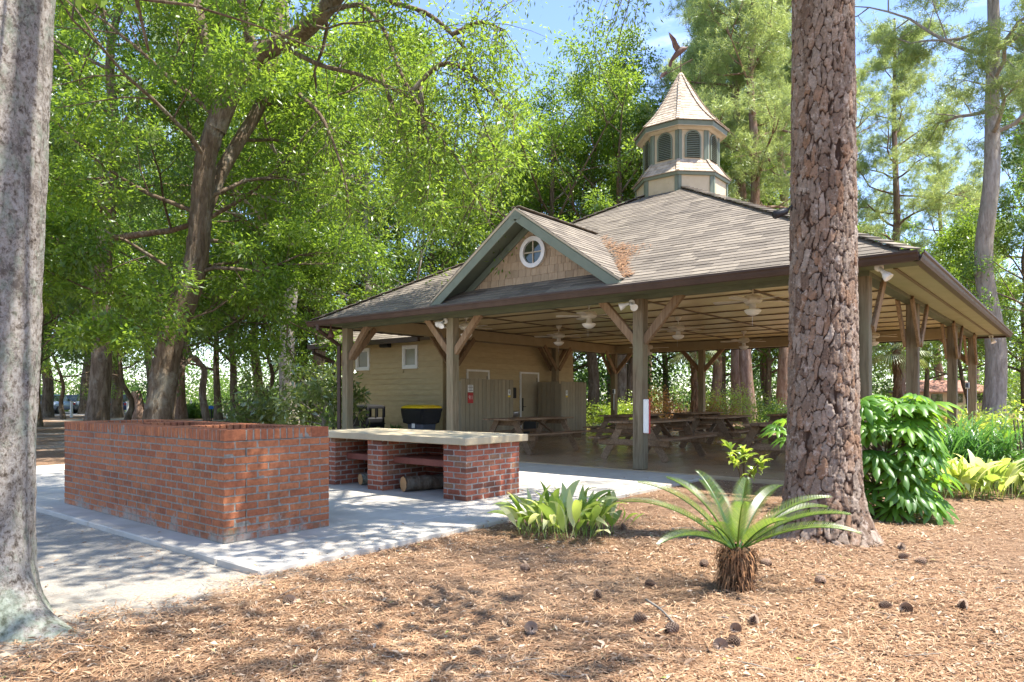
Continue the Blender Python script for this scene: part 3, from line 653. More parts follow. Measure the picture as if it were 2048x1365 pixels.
# gable wall, cedar shingles, rake boards, round window
def gz_(y): return DPZ - .07 - DS * abs(y - DY)
wz = valx(0); zb = EZ + (DWX - EX0) * SL
hw = (DPZ - .07 - zb + .12) / DS
MB().add([(DWX, DY - hw, zb - .12), (DWX, DY + hw, zb - .12), (DWX, DY, DPZ - .07), (DWX + .06, DY - hw, zb - .12), (DWX + .06, DY + hw, zb - .12), (DWX + .06, DY, DPZ - .07)], [(0, 2, 1), (3, 4, 5), (0, 1, 4, 3), (1, 2, 5, 4), (2, 0, 3, 5)]).build('gable_wall', M['cedar'], dormer, PB)
z = zb - .03; r_ = 0
while z < DPZ - .15:
    h2 = .15; y = DY - hw + random.random() * -.1
    while y < DY + hw:
        w = random.choice((.09, .12, .15, .18, .2)); a, b = y, y + w - .006; y += w
        def cl(v_, zz): lim_ = max(0, (DPZ - .10 - zz) / DS); return min(max(v_, DY - lim_), DY + lim_)
        a0, b0, a1, b1 = cl(a, z), cl(b, z), cl(a, z + h2 + .03), cl(b, z + h2 + .03)
        if b0 - a0 < .02: continue
        if math.hypot((a + b) / 2 - DY, z + .075 - 4.0) < .2: continue
        dz = random.gauss(0, .004); f0 = DWX - .026; f1 = DWX - .012
        MB().add([(f0, a0, z + dz), (f0, b0, z + dz), (f1, b1, z + h2 + .03), (f1, a1, z + h2 + .03), (DWX - .001, a0, z + dz), (DWX - .001, b0, z + dz), (DWX - .001, b1, z + h2 + .03), (DWX - .001, a1, z + h2 + .03)], [(0, 3, 2, 1), (0, 1, 5, 4), (1, 2, 6, 5), (3, 0, 4, 7)]).build('cedar_shingle', M['cedar'], dormer, PB)
    z += h2
for sg in (-1, 1):
    up = (0, sg * DS, 1)
    p0, p1 = np.array((DX0 + .012, DY + sg * (DHW + .02), 3.195)), np.array((DX0 + .012, DY, DPZ - .005))
    dn = np.array((0, -sg * DS * dsc, -dsc))
    MB().beam(p0 + dn * .12, p1 + dn * .12 + np.array((0, 0, 0)), .03, .16, (0, sg * DS, 1), ext=.11).build('rake_board', M['trim'], dormer, PB)
    MB().beam(p0 + dn * .005 + (-.012, 0, 0), p1 + dn * .005 + (-.012, 0, 0), .03, .04, (0, sg * DS, 1)).build('rake_drip', M['raketrim'], dormer, PB)
    q0, q1 = np.array((DWX - .045, DY + sg * hw * .99, gz_(DY + hw) - .03)), np.array((DWX - .045, DY, DPZ - .10))
    MB().beam(q0 + dn * .05, q1 + dn * .05, .03, .13, (0, sg * DS, 1)).build('rake_trim', M['trim'], dormer, PB)
MB().add([(x_, DY + a_, DPZ - .03 + b_) for x_ in (DX0 - .008, DX0 + .05) for a_, b_ in ((-.16, -.16 * DS), (0, 0), (.16, -.16 * DS), (.08, -.08 * DS - .14), (0, -.17), (-.08, -.08 * DS - .14))], [(0, 1, 2, 3, 4, 5), (11, 10, 9, 8, 7, 6)] + [(k, 6 + k, 6 + (k + 1) % 6, (k + 1) % 6) for k in range(6)]).build('peak_board', M['trim'], dormer, PB)
def ring(c, r0, r1, x0, x1, n=32):
    V = []; 
    for k in range(n):
        a = 2 * math.pi * k / n
        for r, x in ((r0, x0), (r1, x0), (r1, x1), (r0, x1)): V.append((x, c[0] + r * math.cos(a), c[1] + r * math.sin(a)))
    F = [tuple((k * 4 + i, k * 4 + (i + 1) % 4, ((k + 1) % n) * 4 + (i + 1) % 4, ((k + 1) % n) * 4 + i)) for k in range(n) for i in range(4)]
    return V, F
wc = (DY, 4.0); rwin = MB(); V, F = ring(wc, .215, .295, DWX - .075, DWX - .01); rwin.add(V, F); rw = rwin.build('round_window', M['white'], dormer, PB)
n = 32; MB().add([(DWX - .03, wc[0] + .23 * math.cos(2 * math.pi * k / n), wc[1] + .23 * math.sin(2 * math.pi * k / n)) for k in range(n)], [tuple(range(n))]).build('pane', M['glass'], dormer, PB)
mm = MB(); mm.box(DWX - .048, DWX - .034, wc[0] - .012, wc[0] + .012, wc[1] - .225, wc[1] + .225); mm.box(DWX - .0465, DWX - .0345, wc[0] - .225, wc[0] + .225, wc[1] - .012, wc[1] + .012); mm.build('muntin', M['raketrim'], dormer, PB)
# gutters, fascia and soffit
def gutter(p, q, outv, ext=.06):
    p = np.array(p, float); q = np.array(q, float); d = (q - p) / np.linalg.norm(q - p); p = p - d * ext; q = q + d * ext; o = np.array((*outv, 0.))
    prof = [(0, -.115), (.075, -.115), (.095, -.075), (.105, -.04), (.125, -.02), (.125, .008), (.115, .008), (.112, -.015), (.09, -.03), (.08, -.08), (.07, -.105), (.006, -.105), (.006, .005), (0, .005)]
    V = [e + o * a + np.array((0, 0, EZ - .012 + b)) for e in (p, q) for a, b in prof]; k = len(prof)
    return MB().add(V, [(i, (i + 1) % k, k + (i + 1) % k, k + i) for i in range(k)] + [tuple(range(k))[::-1], tuple(range(k, 2 * k))]).build('gutter', M['gutter'], roof, PB)
gutter((EX0, EY0, 0), (EX0, EY1, 0), (-1, 0)); gutter((EX0, EY0, 0), (EX1, EY0, 0), (0, -1)); gutter((EX1, EY0, 0), (EX1, EY1, 0), (1, 0)); gutter((EX0, EY1, 0), (EX1, EY1, 0), (0, 1))
SZ = 2.985
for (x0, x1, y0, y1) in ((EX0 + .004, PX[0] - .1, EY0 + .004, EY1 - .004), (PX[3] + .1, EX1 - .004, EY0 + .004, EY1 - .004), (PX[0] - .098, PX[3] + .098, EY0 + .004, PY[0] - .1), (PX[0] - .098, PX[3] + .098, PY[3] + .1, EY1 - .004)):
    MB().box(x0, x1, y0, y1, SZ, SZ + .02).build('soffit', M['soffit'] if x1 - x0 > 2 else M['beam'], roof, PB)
for (x0, x1, y0, y1) in ((PX[0] - .1, PX[3] + .1, EY0 + .30, EY0 + .35), (PX[0] - .1, PX[3] + .1, EY0 + .02, EY0 + .05)):
    MB().box(x0, x1, y0, y1, SZ - .014, SZ - .003).build('soffit_batten', M['batten'], roof, PB)
# downspouts
def pipe(name, pts, w, parent, base, mat):
    m = MB()
    for a, b in zip(pts[:-1], pts[1:]): m.beam(a, b, w, w * .75, (1, .3, .2), .008, ext=w * .55)
    return m.build(name, mat, parent, base)
pipe('downspout', [(9.74, 13.75, 2.94), (9.74, 13.75, 2.85), (10.42, 13.86, 2.52), (10.42, 13.86, .1)], .085, pav, PB, M['gutter'])
pipe('downspout', [(9.74, 2.6, 2.94), (9.74, 2.6, 2.85), (10.40, 2.42, 2.5), (10.40, 2.42, .1)], .085, pav, PB, M['gutter'])

# cupola
CX, CY = 16.5, 7.92
def octo(r, z): return [(CX + r * math.cos(math.radians(22.5 + 45 * k)), CY + r * math.sin(math.radians(22.5 + 45 * k)), z) for k in range(8)]
def prism8(r0, z0, r1, z1): return octo(r0, z0) + octo(r1, z1), [(k, (k + 1) % 8, 8 + (k + 1) % 8, 8 + k) for k in range(8)] + [tuple(range(8))[::-1], tuple(range(8, 16))]
cup = MB().add(*prism8(1.13, 5.6, 1.13, 6.67)).build('cupola', M['cream'], pav, PB)
MB().add(*prism8(.93, 6.68, .93, 7.9)).build('upper_wall', M['cream'], cup, PB)
for r, za, zb_ in ((1.13, 5.65, 6.65), (.93, 7.0, 7.84)):
    a8 = octo(r, 0)
    for k in range(8):
        p = np.array(a8[k]); o = np.array((math.cos(math.radians(22.5 + 45 * k)), math.sin(math.radians(22.5 + 45 * k)), 0))
        m = MB()
        for sg in (-1, 1):
            nb_ = np.array(a8[(k + sg) % 8]) - p; nb_ /= np.linalg.norm(nb_); fn = np.cross((0, 0, 1), nb_) * (-sg)
            fn = fn if fn @ o > 0 else -fn
            m.beam(p + nb_ * .04 + fn * .012 + (0, 0, za), p + nb_ * .04 + fn * .012 + (0, 0, zb_), .08, .024, tuple(fn), .003)
        m.build('corner_trim', M['trim'], cup, PB)
    m = MB()
    for k in range(8):
        p, q = np.array(a8[k]), np.array(a8[(k + 1) % 8]); fn = (p + q) / 2 - np.array((CX, CY, 0)); fn /= np.linalg.norm(fn)
        m.beam(p + fn * .014 + (0, 0, zb_ - .005), q + fn * .014 + (0, 0, zb_ - .005), .028, .10, (0, 0, 1), .003)
    m.build('frieze', M['trim'], cup, PB)
# arched louvres
for k in range(8):
    am = math.radians(45 + 45 * k); fn = np.array((math.cos(am), math.sin(am), 0)); tn = np.array((-math.sin(am), math.cos(am), 0)); c0 = np.array((CX, CY, 0)) + fn * (.93 * math.cos(math.radians(22.5)))
    w2, z0_, zs = .165, 7.07, 7.54; V = []; F = []; arc = [(-w2, z0_), (-w2, zs)] + [(w2 * math.cos(math.pi - math.pi * i / 12), zs + w2 * math.sin(math.pi - math.pi * i / 12)) for i in range(1, 12)] + [(w2, zs), (w2, z0_)]
    outer = [(a * 1.22 if abs(a) > .001 else 0, (b if b == z0_ else (zs + (b - zs) * 1.22))) for a, b in arc]
    for (a, b), (a2, b2) in zip(arc, outer):
        V += [c0 + tn * a + fn * .035 + (0, 0, b), c0 + tn * a2 + fn * .035 + (0, 0, b2), c0 + tn * a2 + fn * .004 + (0, 0, b2), c0 + tn * a + fn * .004 + (0, 0, b)]
    for i in range(len(arc) - 1):
        for j in range(4): F.append((i * 4 + j, i * 4 + (j + 1) % 4, (i + 1) * 4 + (j + 1) % 4, (i + 1) * 4 + j))
    MB().add(V, F).build('louver_frame', M['trim'], cup, PB)
    MB().add([c0 + tn * a + fn * .004 + (0, 0, b) for a, b in arc], [tuple(range(len(arc)))]).build('louver_back', M['black'], cup, PB)
    m = MB(); zz = z0_ + .03
    while zz < zs + w2 - .03:
        ww = w2 if zz < zs else math.sqrt(max(.0004, w2 * w2 - (zz - zs) ** 2))
        m.beam(c0 + tn * -ww + fn * .02 + (0, 0, zz), c0 + tn * ww + fn * .02 + (0, 0, zz), .046, .012, tuple(fn * .9 + np.array((0, 0, 1))), .002); zz += .044
    m.build('louver_slats', M['trim'], cup, PB)
# skirt and spire, laid in courses of small pale shingles
def eight_roof(prof, courses, name, capname):
    m = MB(); P = np.array(prof); L_ = np.concatenate([[0], np.cumsum(np.linalg.norm(np.diff(P, axis=0), axis=1))])
    def ev(t): return np.interp(t, L_, P[:, 0]), np.interp(t, L_, P[:, 1])
    T = np.linspace(0, L_[-1], courses + 1)
    for i in range(courses):
        r0, za = ev(T[i]); r1, zb_ = ev(min(T[i + 1] + .02, L_[-1])); o0, o1 = octo(r0 + .014, za), octo(r1 + .003, zb_); u0 = octo(r0, za - .012)
        for k in range(8):
            a, b, c, d = map(np.array, (o0[k], o0[(k + 1) % 8], o1[(k + 1) % 8], o1[k])); e, f = map(np.array, (u0[k], u0[(k + 1) % 8]))
            wl = np.linalg.norm(b - a); nn = max(1, int(wl / .13)); cuts = np.sort(np.clip(np.linspace(0, 1, nn + 1) + np.where((np.arange(nn + 1) > 0) & (np.arange(nn + 1) < nn), rng.normal(0, .03, nn + 1), 0), 0, 1))
            for x, y in zip(cuts[:-1], cuts[1:]):
                y2 = y - .004 / max(wl, .05) if y < 1 else y; dz = np.array((0, 0, random.random() * .006))
                m.add([a + (b - a) * x + dz, a + (b - a) * y2 + dz, d + (c - d) * y2 + dz * .3, d + (c - d) * x + dz * .3, e + (f - e) * x, e + (f - e) * y2], [(0, 1, 2, 3), (4, 5, 1, 0)])
    o = m.build(name, M['spire'], cup, PB); tag(o, kind='stuff')
    m = MB()
    for k in range(8):
        for i in range(courses):
            r0, za = ev(T[i]); r1, zb_ = ev(min(T[i + 1] + .015, L_[-1])); m.beam(np.array(octo(r0 + .02, za)[k]) + (0, 0, .012), np.array(octo(r1 + .012, zb_)[k]) + (0, 0, .004), .085 if r0 > .2 else .05, .01, (0, 0, 1), .002)
    tag(m.build(capname, M['spire'], cup, PB), kind='stuff')
eight_roof([(1.215, 6.67), (1.08, 6.81), (.94, 7.03)], 4, 'skirt_shingles', 'skirt_hip')
eight_roof([(1.17, 7.92), (1.0, 8.08), (.81, 8.28), (.61, 8.54), (.42, 8.83), (.25, 9.12), (.11, 9.35), (.02, 9.51)], 17, 'spire_shingles', 'spire_hip')
MB().add(*prism8(1.185, 6.59, 1.2, 6.65)).build('skirt_fascia', M['trim'], cup, PB)
MB().add(*prism8(1.125, 7.80, 1.14, 7.905)).build('eave_fascia', M['trim'], cup, PB)
MB().add(*prism8(.97, 7.74, 1.05, 7.805)).build('eave_molding', M['raketrim'], cup, PB)
MB().add(*prism8(1.125, 7.79, 1.125, 7.803)).build('eave_soffit', M['raketrim'], cup, PB)

# weathervane with a bird in flight
wv = (CX, CY, 9.49); vane = thing('weathervane', 'bronze flying bird weathervane on the peak of the cupola', 'weathervane', wv)
H3 = np.array((RT[0], RT[1], 0.)); D3 = np.array((FW[0], FW[1], 0.)); U3 = np.array((0, 0, 1.)); wvp = np.array(wv)
MB().tube([wvp, wvp + U3 * .62], .011, 6).build('rod', M['bronze'], vane, wv)
m = MB(); a0 = wvp + U3 * .2; m.tube([a0 - H3 * .44 - U3 * .24, a0 + H3 * .30 + U3 * .18], .011, 6)
t_ = a0 - H3 * .40 - U3 * .21; m.add([t_ + H3 * .08 + U3 * .11, t_ - H3 * .10 + U3 * .02, t_ - H3 * .14 - U3 * .12, t_ + H3 * .03 - U3 * .01, t_ + H3 * .08 + U3 * .11 + D3 * .01, t_ - H3 * .10 + U3 * .02 + D3 * .01, t_ - H3 * .14 - U3 * .12 + D3 * .01, t_ + H3 * .03 - U3 * .01 + D3 * .01], CUBEF)
m.build('arrow', M['bronze'], vane, wv)
bc = wvp + U3 * .55 - H3 * .03
body = smooth_path([bc - H3 * .26 - U3 * .28, bc - H3 * .17 - U3 * .16, bc - H3 * .05 - U3 * .02, bc + H3 * .06 + U3 * .07, bc + H3 * .15 + U3 * .10, bc + H3 * .21 + U3 * .15], 16)
MB().tube(body, np.interp(np.linspace(0, 1, 16), [0, .2, .45, .65, .85, 1], [.018, .05, .085, .07, .032, .008]), 10).build('body', M['bronze'], vane, wv, True)
def wing(pts, th):
    V = [bc + H3 * a + U3 * b + D3 * c for a, b, c in pts]; V2 = [p + D3 * th for p in V]; n = len(V)
    return MB().add(V + V2, [tuple(range(n)), tuple(range(n, 2 * n))[::-1]] + [(k, (k + 1) % n, n + (k + 1) % n, n + k) for k in range(n)])
wing([(.05, .09, -.02), (-.05, .14, -.10), (-.14, .26, -.18), (-.26, .33, -.25), (-.34, .38, -.28), (-.31, .27, -.26), (-.24, .17, -.2), (-.20, .07, -.14), (-.14, .02, -.08), (-.06, -.02, -.02)], .014).build('wing', M['bronze'], vane, wv)
wing([(.06, .08, .05), (.13, .14, .16), (.15, .22, .25), (.22, .29, .34), (.17, .20, .28), (.10, .10, .14), (.0, .0, .06)], .014).build('wing', M['bronze'], vane, wv)
wing([(-.22, -.20, -.03), (-.26, -.25, -.07), (-.30, -.35, -.06), (-.25, -.37, 0), (-.19, -.33, .06), (-.17, -.23, .03)], .012).build('tail', M['bronze'], vane, wv)

# ------------------------------------------------------------------ restroom building
RB = (14.07, 14.0, 0.0)
rest = thing('restroom_building', 'beige lap-sided restroom building at the left end of the pavilion', 'building', RB)
BX0, BX1, BY0, BY1 = 14.07, 20.6, 14.0, 18.8; ZF, ZT = .55, 2.93
MB().box(BX0 + .03, BX1, BY0 + .03, BY1, 0, ZT).build('wall', M['siding'], rest, RB)
MB().box(BX0 + .012, BX1 - .01, BY0 + .012, BY1 - .01, -.01, ZF).build('foundation', M['found'], rest, RB)
wins = [(15.0, 15.65), (17.16, 17.83)]; WZ0, WZ1 = 2.12, 2.81
z = ZF - .02
while z < ZT - .02:
    zt = min(z + .163, ZT)
    spans = [(BY0 + .07, BY1 - .07)]
    if zt > WZ0 and z < WZ1:
        spans = [(BY0 + .07, wins[0][0]), (wins[0][1], wins[1][0]), (wins[1][1], BY1 - .07)]
    for a, b in spans:
        MB().add([(BX0 - .016, a, z), (BX0 - .016, b, z), (BX0 + .016, b, zt + .012), (BX0 + .016, a, zt + .012), (BX0 + .032, a, z), (BX0 + .032, b, z), (BX0 + .032, b, zt + .012), (BX0 + .032, a, zt + .012)], [(3, 2, 1, 0), (0, 1, 5, 4), (1, 2, 6, 5), (3, 0, 4, 7), (7, 6, 2, 3)]).build('siding_board', M['siding'], rest, RB)
    MB().add([(BX0 + .07, BY0 - .016, z), (BX1, BY0 - .016, z), (BX1, BY0 + .016, zt + .012), (BX0 + .07, BY0 + .016, zt + .012), (BX0 + .07, BY0 + .032, z), (BX1, BY0 + .032, z), (BX1, BY0 + .032, zt + .012), (BX0 + .07, BY0 + .032, zt + .012)], [(0, 1, 2, 3), (4, 5, 1, 0), (5, 6, 2, 1), (4, 0, 3, 7), (3, 2, 6, 7)]).build('siding_board', M['siding'], rest, RB)
    z += .163
for (x, y) in ((BX0 + .03, BY0 + .03), (BX0 + .03, BY1 - .03)):
    MB().cbox((x, y, 1.47), (.10, .10, 2.94), None, .004).build('corner_board', M['siding'], rest, RB)
for y0, y1 in wins:
    w = MB(); 
    for (a, b, c, d) in ((y0, y1, WZ0, WZ0 + .075), (y0, y1, WZ1 - .075, WZ1), (y0, y0 + .075, WZ0 + .075, WZ1 - .075), (y1 - .075, y1, WZ0 + .075, WZ1 - .075)): w.box(BX0 - .04, BX0 + .03, a, b, c, d)
    for (a, b, c, d) in ((y0 + .077, y1 - .077, WZ0 + .077, WZ0 + .11), (y0 + .077, y1 - .077, WZ1 - .11, WZ1 - .077), (y0 + .077, y0 + .11, WZ0 + .11, WZ1 - .11), (y1 - .11, y1 - .077, WZ0 + .11, WZ1 - .11)): w.box(BX0 - .02, BX0 + .03, a, b, c, d)
    wo_ = w.build('window', M['white'], rest, RB); MB().box(BX0 + .012, BX0 + .028, y0 + .1, y1 - .1, WZ0 + .1, WZ1 - .1).build('pane', M['frost'], wo_, RB)
# its own lower hipped roof
rz, sx0, sx1, sy0, sy1 = 2.96, 13.45, 21.2, 13.96, 19.42; ry = (sy0 + sy1) / 2; hr = (sy1 - sy0) / 2 * .42
rr = MB(); rr.add([(sx0, sy0, rz), (sx1, sy0, rz), (sx1, sy1, rz), (sx0, sy1, rz), (sx0 + 2.2, ry, rz + hr), (sx1 - 2.2, ry, rz + hr), (sx0, sy0, rz - .03), (sx1, sy0, rz - .03), (sx1, sy1, rz - .03), (sx0, sy1, rz - .03)], [(0, 4, 3), (0, 1, 5, 4), (1, 2, 5), (2, 3, 4, 5), (9, 8, 7, 6), (0, 3, 9, 6), (0, 6, 7, 1), (1, 7, 8, 2), (2, 8, 9, 3)])
rr_o = rr.build('roof', M['shingle_var'], rest, RB)
A = np.array((sx0, sy1, rz)); B = np.array((sx0, sy0, rz)); Tp = np.array((sx0 + 2.2, ry, rz + hr)); m = MB()
for k in range(16):
    f0, f1 = k / 16, min(1, (k + 1.3) / 16); a, b = A + (Tp - A) * f0, B + (Tp - B) * f0; c, d = B + (Tp - B) * f1, A + (Tp - A) * f1; nn = max(1, int(np.linalg.norm(b - a) / .3)); up = np.array((-.18, 0, .98))
    for i in range(nn):
        x, y = i / nn, (i + .985) / nn; m.add([a + (b - a) * x + up * .02, a + (b - a) * y + up * .02, d + (c - d) * y + up * .006, d + (c - d) * x + up * .006, a + (b - a) * x, a + (b - a) * y], [(3, 2, 1, 0), (0, 1, 5, 4)])
tag(m.build('roof_shingles', M['shingle_var'], rr_o, RB), kind='stuff')
m = MB(); m.box(sx0 - .10, sx0 - .004, sy0 + .3, sy1 + .1, rz - .13, rz + .01); m.box(sx0 - .1, sx1, sy1 + .004, sy1 + .1, rz - .129, rz + .009); m.build('gutter', M['gutter'], rr_o, RB)
pipe('downspout', [(13.5, 19.3, 2.84), (13.5, 19.3, 2.72), (13.98, 18.9, 2.45), (13.98, 18.9, .1)], .08, rest, RB, M['gutter'])
m = MB(); m.cbox((13.86, 16.2, 2.83), (.2, .36, .12), None, .02); m.build('eave_vent', M['black'], rest, RB)  # black vent box under the eave
# two doors on the covered side
for (xa, xb) in ((15.05, 16.05), (17.55, 18.55)):
    d = MB().box(xa + .06, xb - .06, BY0 - .022, BY0 + .03, .06, 2.04).build('door', M['door'], rest, RB)
    f = MB(); f.box(xa, xa + .057, BY0 - .04, BY0 + .02, .05, 2.1); f.box(xb - .057, xb, BY0 - .04, BY0 + .02, .05, 2.1); f.box(xa + .057, xb - .057, BY0 - .039, BY0 + .02, 2.043, 2.1); f.build('door_frame', M['white'], d, RB)
    MB().box(xa + .16, xb - .16, BY0 - .028, BY0 - .0225, .1, .62).build('kick_plate', M['black'], d, RB)
    h_ = MB(); h_.cbox((xa + .13, BY0 - .035, 1.05), (.05, .024, .42), None, .005); h_.tube([(xa + .13, BY0 - .03, .98), (xa + .13, BY0 - .08, .98), (xa + .24, BY0 - .08, .98)], .01, 6); h_.build('lever_handle', M['black'], d, RB)
    MB().cbox((xb - .1, BY0 - .02, 1.85), (.03, .02, .14), None, .004).build('hinge', M['black'], d, RB)
MB().cbox((16.72, BY0 - .03, 1.30), (.12, .06, .22), None, .01).build('switch_box', M['metal'], rest, RB)
MB().cbox((17.2, BY0 - .055, 1.42), (.15, .11, .34), None, .02).build('soap_dispenser', M['black'], rest, RB)
# drinking fountain
df = thing('drinking_fountain', 'two-level steel drinking fountain on the wall between the restroom doors', 'fountain', (16.75, 13.8, .05))
for (x, zt_) in ((16.52, .98), (16.95, .84)):
    b_ = MB(); b_.lathe([(.08, zt_ - .22), (.17, zt_ - .16), (.20, zt_ - .03), (.20, zt_), (.17, zt_), (.13, zt_ - .03)], (x, 13.78, 0), 20); bo = b_.build('basin', M['metal'], df, (16.75, 13.8, .05), True)
    MB().tube([(x - .1, 13.86, zt_ - .01), (x - .1, 13.86, zt_ + .05), (x - .07, 13.82, zt_ + .09)], .012, 6).build('spout', M['metal'], bo, (16.75, 13.8, .05))
MB().cbox((16.75, 13.9, .6), (.8, .16, .3), None, .02).build('cabinet', M['greyplastic'], df, (16.75, 13.8, .05))

# board screens before the doors
def screen(x0, x1, y, n, label, ret):
    b = (x0, y, .05); t = thing('privacy_screen', label, 'screen', b); w = (x1 - x0) / n
    for k in range(n):
        MB().cbox((x0 + (k + .5) * w, y + random.gauss(0, .002), .93 + random.gauss(0, .004)), (w - .012, .022, 1.7), None, .004).build('board', M['screen'], t, b)
    for zz in (.35, 1.5): MB().cbox(((x0 + x1) / 2, y + .035, zz), (x1 - x0, .045, .09), None, .004).build('rail', M['screen'], t, b)
    for xx in (x0 + .05, x1 - .05): MB().cbox((xx, y + .062, .88), (.09, .09, 1.66), None, .004).build('screen_post', M['screen'], t, b)
    nr = 5
    for k in range(nr): MB().cbox((ret, y + .17 + k * .17, .93), (.022, .158, 1.7), None, .004).build('board', M['screen'], t, b)
    return t
screen(13.55, 15.75, 12.8, 13, 'tan upright-board privacy screen carrying the red 911 sign', 15.72)
screen(18.15, 19.6, 12.8, 9, 'tan upright-board privacy screen nearest the far corner post', 18.18)
def text_mesh(s, size, ext=.001):
    cu = bpy.data.curves.new('t', 'FONT'); cu.body = s; cu.size = size; cu.extrude = ext; cu.align_x = 'CENTER'; cu.align_y = 'CENTER'
    o = bpy.data.objects.new('t', cu); C.objects.link(o); dg = bpy.context.evaluated_depsgraph_get(); me = bpy.data.meshes.new_from_object(o.evaluated_get(dg)); bpy.data.objects.remove(o); return me
def sign911():
    x, y = at(931.5, 18.75); x = 13.90; y = 12.775; b = (x, y, 1.3); t = thing('emergency_sign', 'red 911 emergency sign with white notice above it on the board screen', 'sign', b)
    MB().cbox((x, y, 1.515), (.21, .012, .19), None, .003).build('notice', M['white'], t, b)
    m = MB()
    for k, w in enumerate((.15, .17, .14, .16)): m.box(x - w / 2, x + w / 2, y - .0085, y - .0065, 1.572 - k * .04, 1.588 - k * .04)
    m.build('notice_lettering', M['ink'], t, b)
    MB().cbox((x, y, 1.26), (.21, .012, .28), None, .003).build('red_panel', M['red'], t, b)
    o = link('numerals', text_mesh('911', .13), M['white'], t); o.rotation_euler = (math.radians(90), 0, 0); o.location = (0, -.0095, -.035); o.scale = (.85, 1.15, 1)
sign911()
for x, lab in ((15.55, 'small white pictogram plate on the board screen by the picnic table'), (18.45, 'small white pictogram plate on the far board screen')):
    b = (x, 12.77, 1.4); t = thing('restroom_plate', lab, 'sign', b); MB().cbox((x, 12.782, 1.42), (.10, .008, .16), None, .002).build('plate', M['white'], t, b); MB().cbox((x, 12.782, 1.305), (.10, .008, .05), None, .002).build('caption_plate', M['yellow'], t, b)
    m = MB(); m.lathe([(.001, -.004), (.014, -.004), (.014, .0), (.001, .0)], (x, 12.776, 1.465), 10, [[1, 0, 0], [0, 0, 1], [0, 1, 0]]); m.box(x - .014, x + .014, 12.775, 12.778, 1.38, 1.448); m.build('figure', M['ink'], t, b)

# ------------------------------------------------------------------ picnic tables
def make_table():
    t = thing('picnic_table', 'x', 'picnic table', (0, 0, 0)); L2 = 1.2
    for k in range(5): MB().cbox((random.gauss(0, .006), (k - 2) * .148, .745), (2 * L2, .14, .038), None, .006).build('top_plank', M['table'], t)
    for sg in (-1, 1):
        for k in range(2): MB().cbox((random.gauss(0, .008), sg * (.62 + k * .142), .435), (2 * L2, .135, .038), None, .006).build('bench_plank', M['table'], t)
    for x in (-.88, .88):
        for sg in (-1, 1): MB().beam((x - sg * .021, sg * .22, .725), (x - sg * .021, sg * .66, .005), .04, .14, (1, 0, 0) if False else (0, 1, .6)).build('leg', M['table'], t)
        MB().cbox((x + .062, 0, .665), (.038, .70, .12), None, .02).build('crossbar', M['table'], t)
        MB().cbox((x + .062, 0, .355), (.038, 1.50, .12), None, .02).build('bench_support', M['table'], t)
        s_ = -1 if x > 0 else 1; MB().beam((x + .062, 0, .36), (x + s_ * .62, 0, .71), .09, .038).build('brace', M['table'], t)
    MB().cbox((0, 0, .705), (.038, .68, .05), None, .004).build('cleat', M['table'], t)
    return t
proto = make_table()
spots = [(12.5, 9.65, 0, 'weathered picnic table in front of the tan board screens'), (12.72, 6.68, .03, 'weathered picnic table just behind the centre front post'), (12.95, 4.1, -.04, 'weathered picnic table half hidden behind the big pine trunk'),
         (16.6, 9.35, .02, 'weathered picnic table in the middle row, left one'), (16.5, 6.85, .05, 'weathered picnic table in the middle row, centre one'), (16.7, 4.25, -.03, 'weathered picnic table in the middle row, right one'),
         (20.3, 9.2, 0, 'weathered picnic table in the far row, left one'), (20.2, 6.3, .04, 'weathered picnic table in the far row, right one')]
for i, (x, y, a, lab) in enumerate(spots):
    o = proto if i == 0 else copy_tree(proto); o.location = (x, y, .051); o.rotation_euler = (0, 0, a + (math.pi if i % 2 else 0)); tag(o, lab, 'picnic table', 'picnic tables under the pavilion')

# ------------------------------------------------------------------ bins
def black_bin():
    x, y = 12.7, 15.55; b = (x, y, 0); t = thing('litter_bin', 'square black litter bin with open hood beside the siding wall', 'bin', b, 0); w = .33
    MB().cbox((x, y, .36), (2 * w, 2 * w, .72), None, .04).build('body', M['black'], t, b)
    for k in range(3): MB().cbox((x, y, .2 + k * .17), (2 * w + .012, 2 * w + .012, .02), None, .004).build('band', M['black'], t, b)
    m = MB()
    for sx in (-1, 1):
        for sy in (-1, 1): m.cbox((x + sx * (w - .035), y + sy * (w - .035), .85), (.07, .07, .28), None, .012)
    m.build('hood_post', M['black'], t, b)
    m = MB()
    for sx, sy in ((-1, 0), (0, -1), (1, 0), (0, 1)): m.cbox((x + sx * (w - .02), y + sy * (w - .02), .85), (.03, .05, .28), None, .006)
    m.build('hood_mullion', M['black'], t, b)
    V = []; 
    m = MB(); m.lathe([(w * 1.38, .96), (w * 1.40, .99), (w * 1.36, 1.03), (w * 1.1, 1.06), (w * .6, 1.075), (.01, 1.08)], (x, y, 0), 4, Matrix.Rotation(math.radians(45), 3, 'Z')); m.build('hood_lid', M['black'], t, b)
black_bin()
